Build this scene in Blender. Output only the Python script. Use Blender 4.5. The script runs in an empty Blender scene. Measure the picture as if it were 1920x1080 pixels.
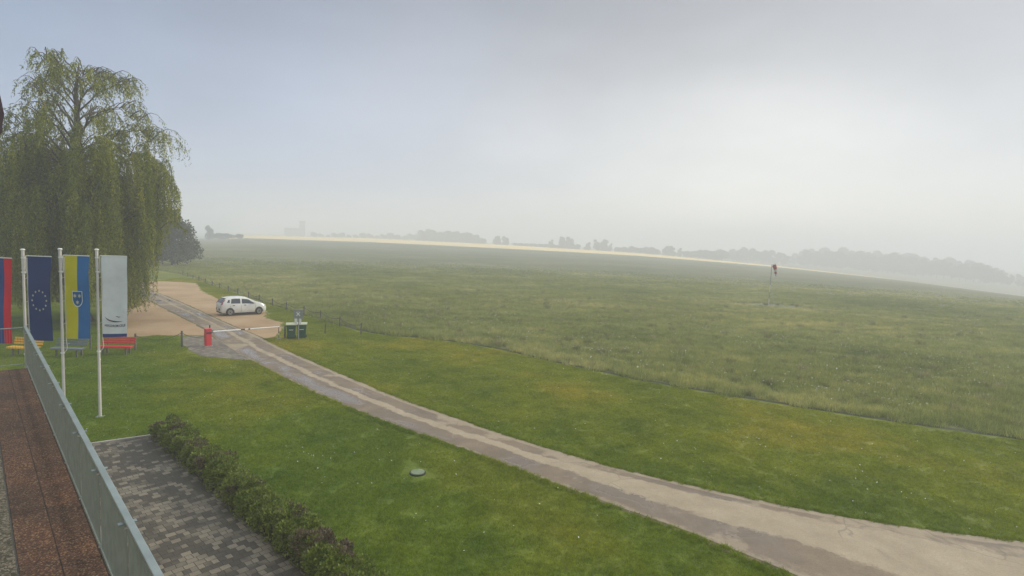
import bpy, bmesh, math, random
import numpy as np
from mathutils import Vector, Matrix
from mathutils.geometry import tessellate_polygon
PI = math.pi
R = math.radians
C = bpy.context.scene.collection
sc = bpy.context.scene

# ------------------------------------------------------------------ camera
F = 1050.0; CAMH = 7.0
ROLL = math.atan(0.042); PITCH = math.atan(89.9 / F)
f_ = Vector((0, math.cos(PITCH), -math.sin(PITCH)))
u0 = Vector((0, math.sin(PITCH), math.cos(PITCH))); r0 = Vector((1, 0, 0))
r_ = r0 * math.cos(ROLL) + u0 * math.sin(ROLL)
u_ = u0 * math.cos(ROLL) - r0 * math.sin(ROLL)
CAM = Vector((0, 0, CAMH))
cd = bpy.data.cameras.new('camera'); cam = bpy.data.objects.new('camera', cd); C.objects.link(cam)
M3 = Matrix((r_, u_, -f_)).transposed()
cam.matrix_world = Matrix.Translation(CAM) @ M3.to_4x4()
cd.sensor_width = 36; cd.lens = F / 1920 * 36; cd.clip_start = 0.1; cd.clip_end = 5000
sc.camera = cam

# ------------------------------------------------------------------ world, sun, exposure
SUN_EL, SUN_AZ = R(27), R(64)      # azimuth measured from +Y towards +X
w = bpy.data.worlds.new('World'); sc.world = w; w.use_nodes = True
nt = w.node_tree; nt.nodes.clear()
def N(t, typ, **kw):
    n = t.nodes.new(typ)
    for k, v in kw.items():
        if k.startswith('i_'): n.inputs[k[2:].replace('_', ' ')].default_value = v
        else: setattr(n, k, v)
    return n
def ramp(t, stops, interp='LINEAR'):
    n = t.nodes.new('ShaderNodeValToRGB'); cr = n.color_ramp; cr.interpolation = interp
    while len(cr.elements) < len(stops): cr.elements.new(0.5)
    for e, (p, c) in zip(cr.elements, stops):
        e.position = p; e.color = (c[0], c[1], c[2], 1) if not isinstance(c, (int, float)) else (c, c, c, 1)
    return n
sky = N(nt, 'ShaderNodeTexSky', sky_type='NISHITA'); sky.sun_disc = False
sky.sun_elevation = SUN_EL; sky.sun_rotation = SUN_AZ
bg1 = N(nt, 'ShaderNodeBackground'); bg1.inputs['Strength'].default_value = 0.1
tc = N(nt, 'ShaderNodeTexCoord'); sep = N(nt, 'ShaderNodeSeparateXYZ')
# the sheet of thin stratus: grey, lighter and warmer towards the hidden sun, brighter overhead
dotn = N(nt, 'ShaderNodeVectorMath', operation='DOT_PRODUCT')
dotn.inputs[1].default_value = (math.sin(R(22)) * math.cos(R(3)), math.cos(R(22)) * math.cos(R(3)), math.sin(R(3)))
glow = ramp(nt, [(0.45, (0.265, 0.335, 0.48)), (0.72, (0.390, 0.435, 0.550)), (0.87, (0.455, 0.473, 0.530)), (0.95, (0.545, 0.545, 0.560)), (1.0, (0.70, 0.680, 0.650))])
zen = ramp(nt, [(0.0, 1.14), (0.10, 1.07), (0.25, 0.84), (0.40, 0.60), (0.60, (2.8, 2.4, 1.8)), (1.0, (4.2, 3.6, 2.65))])
cn = N(nt, 'ShaderNodeTexNoise'); cn.inputs['Scale'].default_value = 1.7; cn.inputs['Detail'].default_value = 5; cn.inputs['Roughness'].default_value = 0.5
mp = N(nt, 'ShaderNodeMapping'); mp.inputs['Scale'].default_value = (1, 1, 2.6)
cm = ramp(nt, [(0.30, 0.80), (0.5, 0.97), (0.70, 1.16)])
mul = N(nt, 'ShaderNodeMix', data_type='RGBA', blend_type='MULTIPLY'); mul.inputs['Factor'].default_value = 1
mul2 = N(nt, 'ShaderNodeMix', data_type='RGBA', blend_type='MULTIPLY'); mul2.inputs['Factor'].default_value = 1
bg2 = N(nt, 'ShaderNodeBackground'); bg2.inputs['Strength'].default_value = 1.0
mixs = N(nt, 'ShaderNodeMixShader'); out = N(nt, 'ShaderNodeOutputWorld')
L = nt.links.new
L(sky.outputs[0], bg1.inputs['Color']); L(tc.outputs['Generated'], sep.inputs[0]); L(tc.outputs['Generated'], dotn.inputs[0])
L(dotn.outputs['Value'], glow.inputs[0]); L(sep.outputs['Z'], zen.inputs[0])
L(tc.outputs['Generated'], mp.inputs[0]); L(mp.outputs[0], cn.inputs['Vector']); L(cn.outputs['Fac'], cm.inputs[0])
L(glow.outputs[0], mul.inputs['A']); L(zen.outputs[0], mul.inputs['B'])
L(mul.outputs['Result'], mul2.inputs['A']); L(cm.outputs[0], mul2.inputs['B']); L(mul2.outputs['Result'], bg2.inputs['Color'])
mixs.inputs[0].default_value = 0.85
L(bg1.outputs[0], mixs.inputs[1]); L(bg2.outputs[0], mixs.inputs[2]); L(mixs.outputs[0], out.inputs['Surface'])
sl = bpy.data.lights.new('sun', 'SUN'); sl.energy = 1.9; sl.angle = R(10); sl.color = (1.0, 0.90, 0.74)
so = bpy.data.objects.new('sun', sl); C.objects.link(so)
sd = Vector((math.sin(SUN_AZ) * math.cos(SUN_EL), math.cos(SUN_AZ) * math.cos(SUN_EL), math.sin(SUN_EL)))
so.rotation_euler = sd.to_track_quat('Z', 'Y').to_euler(); so.location = (20, -10, 40)
sc.view_settings.view_transform = 'Standard'; sc.view_settings.look = 'None'
sc.view_settings.exposure = 0.42; sc.view_settings.gamma = 1.0
sc.cycles.volume_bounces = 2; sc.cycles.max_bounces = 6; sc.cycles.transparent_max_bounces = 16

# ------------------------------------------------------------------ pixel <-> world helpers
def ray(px, py): return f_ + r_ * ((px - 960) / F) + u_ * ((540 - py) / F)
def G(px, py, z=0.0):
    d = ray(px, py); t = (z - CAMH) / d.z; p = CAM + d * t
    return Vector((p.x, p.y, z))
def proj(p):
    v = Vector(p) - CAM; d = v.dot(f_)
    return 960 + F * v.dot(r_) / d, 540 - F * v.dot(u_) / d
def ztop(base, py):
    lo, hi = -10, 80
    for _ in range(40):
        m = (lo + hi) / 2
        if proj((base[0], base[1], m))[1] > py: lo = m
        else: hi = m
    return lo
def proj_np(x, y, z):
    v = np.stack([x, y, z - CAMH], -1)
    d = v @ np.array(f_)
    dd = np.where(d > 0.1, d, np.nan)
    return 960 + F * (v @ np.array(r_)) / dd, 540 - F * (v @ np.array(u_)) / dd, d
def pip(x, y, poly):
    x = np.asarray(x, float); y = np.asarray(y, float); inside = np.zeros(x.shape, bool); n = len(poly)
    for i in range(n):
        x1, y1 = poly[i][0], poly[i][1]; x2, y2 = poly[(i + 1) % n][0], poly[(i + 1) % n][1]
        if y1 == y2: continue
        c = ((y1 > y) != (y2 > y)) & (x < (x2 - x1) * (y - y1) / (y2 - y1) + x1)
        inside ^= c
    return inside

# ------------------------------------------------------------------ materials
def mat(name): 
    m = bpy.data.materials.new(name); m.use_nodes = True; t = m.node_tree
    return m, t, t.nodes['Principled BSDF']
def pos_noise(t, scale, detail=4, rough=0.6, coord='Position', stretch=None):
    if coord == 'Position':
        g = N(t, 'ShaderNodeNewGeometry'); o = g.outputs['Position']
    else:
        g = N(t, 'ShaderNodeTexCoord'); o = g.outputs[coord]
    if stretch:
        m = N(t, 'ShaderNodeMapping'); m.inputs['Scale'].default_value = stretch
        t.links.new(o, m.inputs[0]); o = m.outputs[0]
    n = N(t, 'ShaderNodeTexNoise'); n.inputs['Scale'].default_value = scale
    n.inputs['Detail'].default_value = detail; n.inputs['Roughness'].default_value = rough
    t.links.new(o, n.inputs['Vector']); return n
def mix(t, a, b, fac, mode='MIX'):
    n = N(t, 'ShaderNodeMix', data_type='RGBA', blend_type=mode)
    for s, v in (('A', a), ('B', b)):
        if isinstance(v, (tuple, list)): n.inputs[s].default_value = (v[0], v[1], v[2], 1)
        else: t.links.new(v, n.inputs[s])
    if isinstance(fac, (int, float)): n.inputs['Factor'].default_value = fac
    else: t.links.new(fac, n.inputs['Factor'])
    return n.outputs['Result']
def bump(t, b, h, dist=0.01, st=0.6):
    n = N(t, 'ShaderNodeBump'); n.inputs['Distance'].default_value = dist; n.inputs['Strength'].default_value = st
    t.links.new(h, n.inputs['Height']); t.links.new(n.outputs[0], b.inputs['Normal'])
def simple(name, col, rough=0.5, var=0.12, scale=6, metal=0.0, bmp=0.0):
    m, t, b = mat(name)
    n = pos_noise(t, scale); r = ramp(t, [(0.3, tuple(c * (1 - var) for c in col)), (0.7, tuple(min(1, c * (1 + var)) for c in col))])
    t.links.new(n.outputs['Fac'], r.inputs[0]); t.links.new(r.outputs[0], b.inputs['Base Color'])
    b.inputs['Roughness'].default_value = rough; b.inputs['Metallic'].default_value = metal
    if bmp: bump(t, b, n.outputs['Fac'], bmp)
    return m
def leafmat(name, c1, c2, c3, scale=1.2, trans=0.3, rnd=0.5, stretch=None):
    """foliage: clump-sized colour drift plus a leaf-to-leaf difference"""
    m, t, b = mat(name)
    n = pos_noise(t, scale, 5, 0.7, stretch=stretch); r = ramp(t, [(0.3, c1), (0.5, c2), (0.70, c3)]); t.links.new(n.outputs['Fac'], r.inputs[0])
    g = N(t, 'ShaderNodeNewGeometry'); rr = ramp(t, [(0.0, 1 - rnd * 0.7), (1.0, 1 + rnd * 0.6)])
    t.links.new(g.outputs['Random Per Island'], rr.inputs[0])
    c = mix(t, r.outputs[0], rr.outputs[0], 1.0, 'MULTIPLY')
    t.links.new(c, b.inputs['Base Color']); b.inputs['Roughness'].default_value = 0.6
    if trans:
        tr = N(t, 'ShaderNodeBsdfTranslucent'); t.links.new(c, tr.inputs['Color'])
        ms = N(t, 'ShaderNodeMixShader'); ms.inputs[0].default_value = trans
        o = t.nodes['Material Output']
        t.links.new(b.outputs[0], ms.inputs[1]); t.links.new(tr.outputs[0], ms.inputs[2]); t.links.new(ms.outputs[0], o.inputs['Surface'])
    return m

# colours shared by the ground and its grass
def lawn_colour(t):
    big = pos_noise(t, 0.11, 3, 0.55); mid = pos_noise(t, 0.7, 5, 0.65)
    fine = pos_noise(t, 9.0, 4, 0.7)
    a = ramp(t, [(0.34, (0.070, 0.112, 0.008)), (0.50, (0.100, 0.140, 0.010)), (0.66, (0.150, 0.162, 0.014))])
    t.links.new(big.outputs['Fac'], a.inputs[0])
    b = ramp(t, [(0.28, (0.55, 0.66, 0.55)), (0.5, (1, 1, 1)), (0.74, (1.32, 1.2, 1.1))]); t.links.new(mid.outputs['Fac'], b.inputs[0])
    c = mix(t, a.outputs[0], b.outputs[0], 0.75, 'MULTIPLY')
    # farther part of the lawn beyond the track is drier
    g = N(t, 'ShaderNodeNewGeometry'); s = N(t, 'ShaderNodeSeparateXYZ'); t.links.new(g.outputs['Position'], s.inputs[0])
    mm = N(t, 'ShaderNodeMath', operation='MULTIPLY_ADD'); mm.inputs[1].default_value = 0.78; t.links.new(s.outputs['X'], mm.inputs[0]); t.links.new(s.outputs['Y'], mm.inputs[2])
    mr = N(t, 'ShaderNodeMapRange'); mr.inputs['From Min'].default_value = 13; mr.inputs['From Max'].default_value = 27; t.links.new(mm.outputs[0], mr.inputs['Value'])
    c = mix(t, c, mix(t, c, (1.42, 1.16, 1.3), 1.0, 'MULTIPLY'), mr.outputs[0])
    f = ramp(t, [(0.3, 0.62), (0.7, 1.32)]); t.links.new(fine.outputs['Fac'], f.inputs[0])
    return mix(t, c, f.outputs[0], 0.8, 'MULTIPLY')
def meadow_colour(t):
    big = pos_noise(t, 0.045, 4, 0.6, stretch=(1, 1, 1)); mid = pos_noise(t, 0.5, 5, 0.7, stretch=(0.5, 1, 1))
    a = ramp(t, [(0.32, (0.090, 0.104, 0.029)), (0.52, (0.130, 0.140, 0.044)), (0.70, (0.186, 0.180, 0.076))])
    t.links.new(big.outputs['Fac'], a.inputs[0])
    b = ramp(t, [(0.30, (0.55, 0.68, 0.58)), (0.5, (1, 1, 1)), (0.72, (1.55, 1.4, 1.5))]); t.links.new(mid.outputs['Fac'], b.inputs[0])
    c = mix(t, a.outputs[0], b.outputs[0], 0.85, 'MULTIPLY'); sm = pos_noise(t, 2.2, 3, 0.6); sr = ramp(t, [(0.33, (0.70, 0.78, 0.70)), (0.5, (1, 1, 1)), (0.68, (1.4, 1.3, 1.35))]); t.links.new(sm.outputs['Fac'], sr.inputs[0]); c = mix(t, c, sr.outputs[0], 0.8, 'MULTIPLY')
    far = pos_noise(t, 0.016, 3, 0.55, stretch=(0.35, 1.6, 1))
    fr = ramp(t, [(0.3, (0.80, 0.86, 0.80)), (0.5, (1, 1, 1)), (0.7, (1.2, 1.12, 1.05))]); t.links.new(far.outputs['Fac'], fr.inputs[0])
    return mix(t, c, fr.outputs[0], 1.0, 'MULTIPLY')
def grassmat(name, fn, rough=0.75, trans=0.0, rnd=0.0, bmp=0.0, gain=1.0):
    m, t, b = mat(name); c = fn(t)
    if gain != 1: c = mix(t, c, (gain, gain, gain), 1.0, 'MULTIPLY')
    if rnd:
        g = N(t, 'ShaderNodeNewGeometry'); rr = ramp(t, [(0.0, 1 - rnd * 0.7), (1.0, 1 + rnd)])
        t.links.new(g.outputs['Random Per Island'], rr.inputs[0]); c = mix(t, c, rr.outputs[0], 1.0, 'MULTIPLY')
    t.links.new(c, b.inputs['Base Color']); b.inputs['Roughness'].default_value = rough; b.inputs['Specular IOR Level'].default_value = 0.2
    if bmp: bump(t, b, pos_noise(t, 14, 4, 0.7).outputs['Fac'], bmp, 0.8)
    if trans:
        tr = N(t, 'ShaderNodeBsdfTranslucent'); t.links.new(c, tr.inputs['Color'])
        ms = N(t, 'ShaderNodeMixShader'); ms.inputs[0].default_value = trans; o = t.nodes['Material Output']
        t.links.new(b.outputs[0], ms.inputs[1]); t.links.new(tr.outputs[0], ms.inputs[2]); t.links.new(ms.outputs[0], o.inputs['Surface'])
    return m
M = {}
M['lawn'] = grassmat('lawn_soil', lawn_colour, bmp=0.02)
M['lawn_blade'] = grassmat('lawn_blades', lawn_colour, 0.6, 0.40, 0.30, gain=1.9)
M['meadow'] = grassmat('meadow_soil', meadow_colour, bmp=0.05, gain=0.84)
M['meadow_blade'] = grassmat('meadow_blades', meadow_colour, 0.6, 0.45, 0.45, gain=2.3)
M['white_metal'] = simple('white_painted_metal', (0.62, 0.58, 0.54), 0.4, 0.08, 3)
M['white_plain'] = simple('white_enamel', (0.75, 0.74, 0.70), 0.4, 0.04, 3)
M['grey_metal'] = simple('galvanised_metal', (0.30, 0.335, 0.33), 0.45, 0.12, 9, 0.35)
M['rail_top'] = simple('rail_cap_metal', (0.24, 0.29, 0.285), 0.4, 0.15, 4, 0.3)
M['rail_bar'] = simple('rail_bar_metal', (0.19, 0.22, 0.20), 0.5, 0.15, 7, 0.2)
M['bolt'] = simple('bolt_metal', (0.75, 0.75, 0.72), 0.3, 0.05, 9, 0.6)
M['dark_metal'] = simple('dark_metal', (0.05, 0.05, 0.055), 0.5, 0.2, 8, 0.2)
M['post_wood'] = simple('weathered_post', (0.13, 0.12, 0.105), 0.85, 0.35, 12, 0, 0.004)
M['chain'] = simple('chain_metal', (0.09, 0.085, 0.075), 0.6, 0.2, 9, 0.3)
M['red_paint'] = simple('red_barrier_paint', (0.58, 0.035, 0.045), 0.4, 0.12, 5)
M['bench_red'] = simple('red_bench_paint', (0.62, 0.022, 0.035), 0.5, 0.15, 5)
M['bench_yellow'] = simple('yellow_bench_paint', (0.80, 0.42, 0.035), 0.5, 0.12, 5)
M['bench_grey'] = simple('grey_bench_paint', (0.16, 0.185, 0.195), 0.6, 0.18, 5)
M['concrete'] = simple('pale_concrete', (0.33, 0.31, 0.27), 0.85, 0.2, 10, 0, 0.003)
M['bin_green'] = simple('green_bin_plastic', (0.018, 0.085, 0.045), 0.45, 0.2, 4)
M['bin_lid'] = simple('pale_bin_lid', (0.40, 0.42, 0.27), 0.5, 0.15, 5)
M['bin_wheel'] = simple('bin_rubber', (0.02, 0.02, 0.02), 0.7, 0.1, 5)
M['panel_grey'] = simple('grey_board', (0.23, 0.25, 0.22), 0.6, 0.15, 8)
M['bark'] = simple('willow_bark', (0.075, 0.062, 0.045), 0.9, 0.35, 5, 0, 0.03)
M['willow'] = leafmat('willow_leaves', (0.07, 0.105, 0.008), (0.19, 0.220, 0.014), (0.42, 0.39, 0.03), 1.3, 0.45, 0.7, (1, 1, 0.22))
M['leaf_dark'] = leafmat('dark_leaves', (0.030, 0.050, 0.018), (0.045, 0.070, 0.024), (0.070, 0.095, 0.032), 0.5, 0.2, 0.5)
M['leaf_olive'] = leafmat('olive_leaves', (0.050, 0.065, 0.025), (0.075, 0.090, 0.032), (0.105, 0.115, 0.042), 0.4, 0.2, 0.5)
M['shrub_green'] = leafmat('shrub_green_leaves', (0.095, 0.135, 0.015), (0.17, 0.23, 0.022), (0.27, 0.31, 0.045), 3.0, 0.25, 0.6)
M['shrub_purple'] = leafmat('shrub_purple_leaves', (0.13, 0.085, 0.058), (0.17, 0.13, 0.07), (0.17, 0.20, 0.04), 7.0, 0.2, 0.6)
def hedgemat(name, t0, t1):
    m, t, b = mat(name); n = pos_noise(t, 2.3, 3, 0.6); mr = N(t, 'ShaderNodeMapRange', interpolation_type='SMOOTHSTEP'); mr.inputs['From Min'].default_value = t0; mr.inputs['From Max'].default_value = t1; t.links.new(n.outputs['Fac'], mr.inputs['Value'])
    f = pos_noise(t, 9, 4, 0.7); gr = ramp(t, [(0.3, (0.085, 0.125, 0.014)), (0.5, (0.14, 0.19, 0.020)), (0.7, (0.23, 0.27, 0.04))]); pu = ramp(t, [(0.3, (0.09, 0.062, 0.042)), (0.5, (0.14, 0.105, 0.065)), (0.7, (0.20, 0.17, 0.10))])
    t.links.new(f.outputs['Fac'], gr.inputs[0]); t.links.new(f.outputs['Fac'], pu.inputs[0]); c = mix(t, pu.outputs[0], gr.outputs[0], mr.outputs[0])
    g = N(t, 'ShaderNodeNewGeometry'); rr = ramp(t, [(0.0, 0.6), (1.0, 1.35)]); t.links.new(g.outputs['Random Per Island'], rr.inputs[0]); c = mix(t, c, rr.outputs[0], 1.0, 'MULTIPLY')
    t.links.new(c, b.inputs['Base Color']); b.inputs['Roughness'].default_value = 0.6; tr = N(t, 'ShaderNodeBsdfTranslucent'); t.links.new(c, tr.inputs['Color']); ms = N(t, 'ShaderNodeMixShader'); ms.inputs[0].default_value = 0.25
    o = t.nodes['Material Output']; t.links.new(b.outputs[0], ms.inputs[1]); t.links.new(tr.outputs[0], ms.inputs[2]); t.links.new(ms.outputs[0], o.inputs['Surface']); return m
M['shrub_green'] = hedgemat('shrub_green_leaves', 0.30, 0.38); M['shrub_purple'] = hedgemat('shrub_purple_leaves', 0.42, 0.50)
M['building_wall'] = simple('rendered_wall', (0.55, 0.52, 0.45), 0.85, 0.06, 2, 0, 0.004)
M['roof_wood'] = simple('dark_stained_wood', (0.055, 0.030, 0.040), 0.6, 0.3, 8)
M['far_wall'] = simple('far_grey_wall', (0.30, 0.31, 0.32), 0.8, 0.1, 0.3)
M['glass'] = simple('dark_glass', (0.03, 0.035, 0.04), 0.12, 0.1, 3)

# ------------------------------------------------------------------ object helpers
def tag(o, label=None, cat=None, group=None, kind=None):
    for k, v in (('label', label), ('category', cat), ('group', group), ('kind', kind)):
        if v: o[k] = v
    return o
def empty(name, loc, rz=0.0):
    o = bpy.data.objects.new(name, None); C.objects.link(o); o.location = loc; o.rotation_euler = (0, 0, rz); o.empty_display_size = 0.2
    return o
def link(name, me, m, parent=None, smooth=False):
    o = bpy.data.objects.new(name, me); C.objects.link(o)
    for mm in (m if isinstance(m, (list, tuple)) else [m]): me.materials.append(mm)
    if smooth: me.shade_smooth()
    if parent: o.parent = parent
    return o
def mesh_np(name, verts, faces, nper):
    """verts (n,3), faces (m,nper)"""
    verts = np.asarray(verts, np.float32); faces = np.asarray(faces, np.int32)
    me = bpy.data.meshes.new(name); me.vertices.add(len(verts)); me.vertices.foreach_set('co', verts.ravel())
    nf = len(faces); me.loops.add(nf * nper); me.polygons.add(nf)
    me.loops.foreach_set('vertex_index', faces.ravel())
    me.polygons.foreach_set('loop_start', np.arange(nf, dtype=np.int32) * nper)
    me.polygons.foreach_set('loop_total', np.full(nf, nper, np.int32))
    me.update(calc_edges=True); return me
class MB:
    """collects simple shapes into one mesh"""
    def __init__(s): s.v = []; s.f = []; s.mi = []
    def add(s, vs, fs, mi=0):
        o = len(s.v); s.v += [tuple(v) for v in vs]; s.f += [tuple(i + o for i in f) for f in fs]; s.mi += [mi] * len(fs); return s
    def box(s, c, d, rz=0, mi=0, bev=0.0):
        bm = bmesh.new(); bmesh.ops.create_cube(bm, size=1)
        for v in bm.verts: v.co = Vector((v.co.x * d[0], v.co.y * d[1], v.co.z * d[2]))
        if bev: bmesh.ops.bevel(bm, geom=bm.edges[:], offset=bev, segments=2, profile=0.5, affect='EDGES')
        rm = Matrix.Rotation(rz, 3, 'Z')
        bm.verts.index_update(); s.add([rm @ v.co + Vector(c) for v in bm.verts], [[v.index for v in f.verts] for f in bm.faces], mi); bm.free(); return s
    def tube(s, pts, rad, n=8, mi=0, cap=True):
        pts = [Vector(p) for p in pts]; rads = rad if isinstance(rad, (list, tuple)) else [rad] * len(pts)
        vs = []; fs = []; prev = None
        for i, p in enumerate(pts):
            d = (pts[min(i + 1, len(pts) - 1)] - pts[max(i - 1, 0)]).normalized()
            if prev is None:
                a = d.cross(Vector((0, 0, 1))); a = a if a.length > 0.05 else d.cross(Vector((1, 0, 0)))
            else: a = prev - d * prev.dot(d)
            a.normalize(); prev = a; b = d.cross(a)
            for k in range(n):
                t = 2 * PI * k / n; vs.append(p + (a * math.cos(t) + b * math.sin(t)) * rads[i])
        for i in range(len(pts) - 1):
            for k in range(n): fs.append((i * n + k, i * n + (k + 1) % n, (i + 1) * n + (k + 1) % n, (i + 1) * n + k))
        if cap: fs.append(tuple(range(n))[::-1]); fs.append(tuple((len(pts) - 1) * n + k for k in range(n)))
        return s.add(vs, fs, mi)
    def prism(s, poly, z0, z1, mi=0):
        n = len(poly); vs = [(p[0], p[1], z0) for p in poly] + [(p[0], p[1], z1) for p in poly]
        fs = [tuple(range(n))[::-1], tuple(range(n, 2 * n))] + [(i, (i + 1) % n, n + (i + 1) % n, n + i) for i in range(n)]
        return s.add(vs, fs, mi)
    def mesh(s, name):
        me = bpy.data.meshes.new(name); me.from_pydata(s.v, [], s.f); me.polygons.foreach_set('material_index', s.mi); me.update(); return me
    def build(s, name, m, parent=None, smooth=False):
        o = link(name, s.mesh(name), m, parent, smooth)
        if smooth:
            bm = bmesh.new(); bm.from_mesh(o.data)
            for e in bm.edges:
                if len(e.link_faces) == 2 and e.calc_face_angle(0) > 0.7: e.smooth = False
            bm.to_mesh(o.data); bm.free()
        return o
def tree_children(o): return [c for c in bpy.data.objects if c.parent == o]
def copy_tree(o, parent=None):
    c = o.copy(); C.objects.link(c)
    if parent: c.parent = parent
    for ch in tree_children(o):
        if ch != c: copy_tree(ch, c)
    return c
def sheet(name, poly, z, m, kind='structure', jitter=0.0, seed=1, thick=0.0):
    """flat polygon laid on the ground, optional ragged edge"""
    rnd = random.Random(seed); pts = [Vector((p[0], p[1])) for p in poly]
    if jitter:
        out = []
        for i, p in enumerate(pts):
            q = pts[(i + 1) % len(pts)]; d = (q - p).length; k = max(1, int(d / 0.45)); k = min(k, 120)
            for j in range(k):
                a = p.lerp(q, j / k); out.append(a + Vector((rnd.uniform(-1, 1), rnd.uniform(-1, 1))) * jitter)
        pts = out
    tris = tessellate_polygon([[Vector((p.x, p.y, 0)) for p in pts]])
    me = bpy.data.meshes.new(name); me.from_pydata([(p.x, p.y, z) for p in pts], [], tris)
    bm = bmesh.new(); bm.from_mesh(me); bmesh.ops.recalc_face_normals(bm, faces=bm.faces)
    if bm.faces and sum(f.normal.z for f in bm.faces) < 0: bmesh.ops.reverse_faces(bm, faces=bm.faces)
    bm.to_mesh(me); bm.free()
    o = link(name, me, m); tag(o, kind=kind); return o

# ------------------------------------------------------------------ terrain
EDGE = [(-400, 470, 500), (200, 452, 560), (380, 447, 600), (460, 441, 620), (700, 447, 570), (960, 460, 480), (1200, 475, 460), (1440, 497, 450), (1700, 527, 420), (1920, 562, 360), (2300, 620, 280)]
_e = []
for px, py, D in EDGE:
    d = ray(px, py); h = math.hypot(d.x, d.y); _e.append((math.atan2(d.x, d.y), D, CAMH + d.z / h * D))
_ea = np.array([e[0] for e in _e]); _eD = np.array([e[1] for e in _e]); _ez = np.array([e[2] for e in _e])
def terrain(x, y):
    x = np.asarray(x, float); y = np.asarray(y, float)
    az = np.arctan2(x, y); r = np.hypot(x, y)
    D = np.interp(az, _ea, _eD); ze = np.interp(az, _ea, _ez)
    t = np.clip((r - 100) / (D - 100), 0, 1); s = t * t * (1.6 - 0.6 * t)
    z = ze * s - np.clip((r - D) * 0.05, 0, 3.2)
    front = np.clip((R(80) - np.abs(az)) / R(25), 0, 1)
    return z * front
az = np.concatenate([np.linspace(-PI, R(-60), 24, endpoint=False), np.linspace(R(-60), R(60), 180), np.linspace(R(60), PI, 24, endpoint=False)[1:]])
rad = np.concatenate([[0.5, 60, 90], np.linspace(100, 640, 91), [660, 700, 800, 900, 1050, 1200, 1500]])
A_, R_ = np.meshgrid(az, rad); X = R_ * np.sin(A_); Y = R_ * np.cos(A_); Z = terrain(X, Y)
na = len(az); V = np.stack([X.ravel(), Y.ravel(), Z.ravel()], -1)
fs = []
for i in range(len(rad) - 1):
    for j in range(na): fs.append((i * na + j, i * na + (j + 1) % na, (i + 1) * na + (j + 1) % na, (i + 1) * na + j))
fs = np.array(fs)[:, ::-1]
g = link('ground', mesh_np('ground', V, fs, 4), M['meadow'], smooth=True); tag(g, kind='structure')
bm = bmesh.new(); bm.from_mesh(g.data); bm.faces.new([bm.verts[i] for i in range(na)] if False else [v for v in list(bm.verts)[:na]][::-1]); bmesh.ops.recalc_face_normals(bm, faces=bm.faces)
if bm.faces[0].normal.z < 0: bmesh.ops.reverse_faces(bm, faces=bm.faces)
bm.to_mesh(g.data); bm.free()

# pale grass runway lying along the far crest
def strip_polar(name, a0, a1, f0, f1, m, dz=0.05, n=140):
    aa = np.linspace(a0, a1, n); D = np.interp(aa, _ea, _eD); vs = []
    fr = np.linspace(0, 1, 7)
    for k in fr:
        rr = D * ((f0(aa) if callable(f0) else f0) * (1 - k) + (f1(aa) if callable(f1) else f1) * k)
        x = rr * np.sin(aa); y = rr * np.cos(aa); vs.append(np.stack([x, y, terrain(x, y) + dz], -1))
    vs = np.concatenate(vs); fc = [(i * n + j, (i + 1) * n + j, (i + 1) * n + j + 1, i * n + j + 1) for i in range(6) for j in range(n - 1)]
    o = link(name, mesh_np(name, vs, fc, 4), m, smooth=True); return tag(o, kind='structure')
m, t, b = mat('dry_runway_grass'); n = pos_noise(t, 0.05, 4, 0.6); r = ramp(t, [(0.3, (0.70, 0.50, 0.17)), (0.7, (0.85, 0.65, 0.27))])
t.links.new(n.outputs['Fac'], r.inputs[0]); t.links.new(r.outputs[0], b.inputs['Base Color']); b.inputs['Roughness'].default_value = 0.9
M['runway'] = m
azpx = lambda px: math.atan2(ray(px, 500).x, ray(px, 500).y)
strip_polar('runway', azpx(430), azpx(1960), lambda a: np.interp(a, [azpx(430), azpx(700), azpx(1200), azpx(1960)], [0.72, 0.70, 0.78, 0.87]), 0.995, M['runway'])

# ------------------------------------------------------------------ flat surfaces near the building
meadow_edge = [G(*p) for p in ((200, 505), (300, 508), (345, 515), (380, 527), (426, 543), (468, 557), (511, 571), (555, 583), (600, 597), (640, 610), (680, 621), (730, 629), (785, 633), (860, 641), (940, 655), (1060, 682), (1200, 712), (1400, 747), (1600, 779), (1760, 802), (1920, 824), (2150, 850))]
lawn_poly = meadow_edge + [Vector((60, 8, 0)), Vector((60, -30, 0)), Vector((-70, -30, 0)), Vector((-110, 60, 0))]
sheet('lawn', lawn_poly, 0.010, M['lawn'], jitter=0.0)

m_edge_shade = simple('painted_edge_shade', (0.030, 0.040, 0.008), 0.9, 0.3, 6)  # dark ribbon painting in the shadow line at the foot of the tall grass
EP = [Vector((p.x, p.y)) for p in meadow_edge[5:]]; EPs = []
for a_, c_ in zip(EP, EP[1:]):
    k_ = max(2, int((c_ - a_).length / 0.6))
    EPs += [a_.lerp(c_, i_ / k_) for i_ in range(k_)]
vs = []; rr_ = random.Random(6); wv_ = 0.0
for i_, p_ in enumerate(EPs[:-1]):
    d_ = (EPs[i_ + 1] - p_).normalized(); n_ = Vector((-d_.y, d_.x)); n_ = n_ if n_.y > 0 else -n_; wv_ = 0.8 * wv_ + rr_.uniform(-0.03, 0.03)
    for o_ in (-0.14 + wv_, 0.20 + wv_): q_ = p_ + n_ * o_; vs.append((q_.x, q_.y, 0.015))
me = bpy.data.meshes.new('mown_edge_shade'); me.from_pydata(vs, [], [(2 * i_, 2 * i_ + 2, 2 * i_ + 3, 2 * i_ + 1) for i_ in range(len(vs) // 2 - 1)]); me.update(); tag(link('mown_edge_shade', me, m_edge_shade), kind='structure')
m, t, b = mat('sandy_gravel'); n1 = pos_noise(t, 0.25, 4, 0.6); n2 = pos_noise(t, 18, 5, 0.75)
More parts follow.
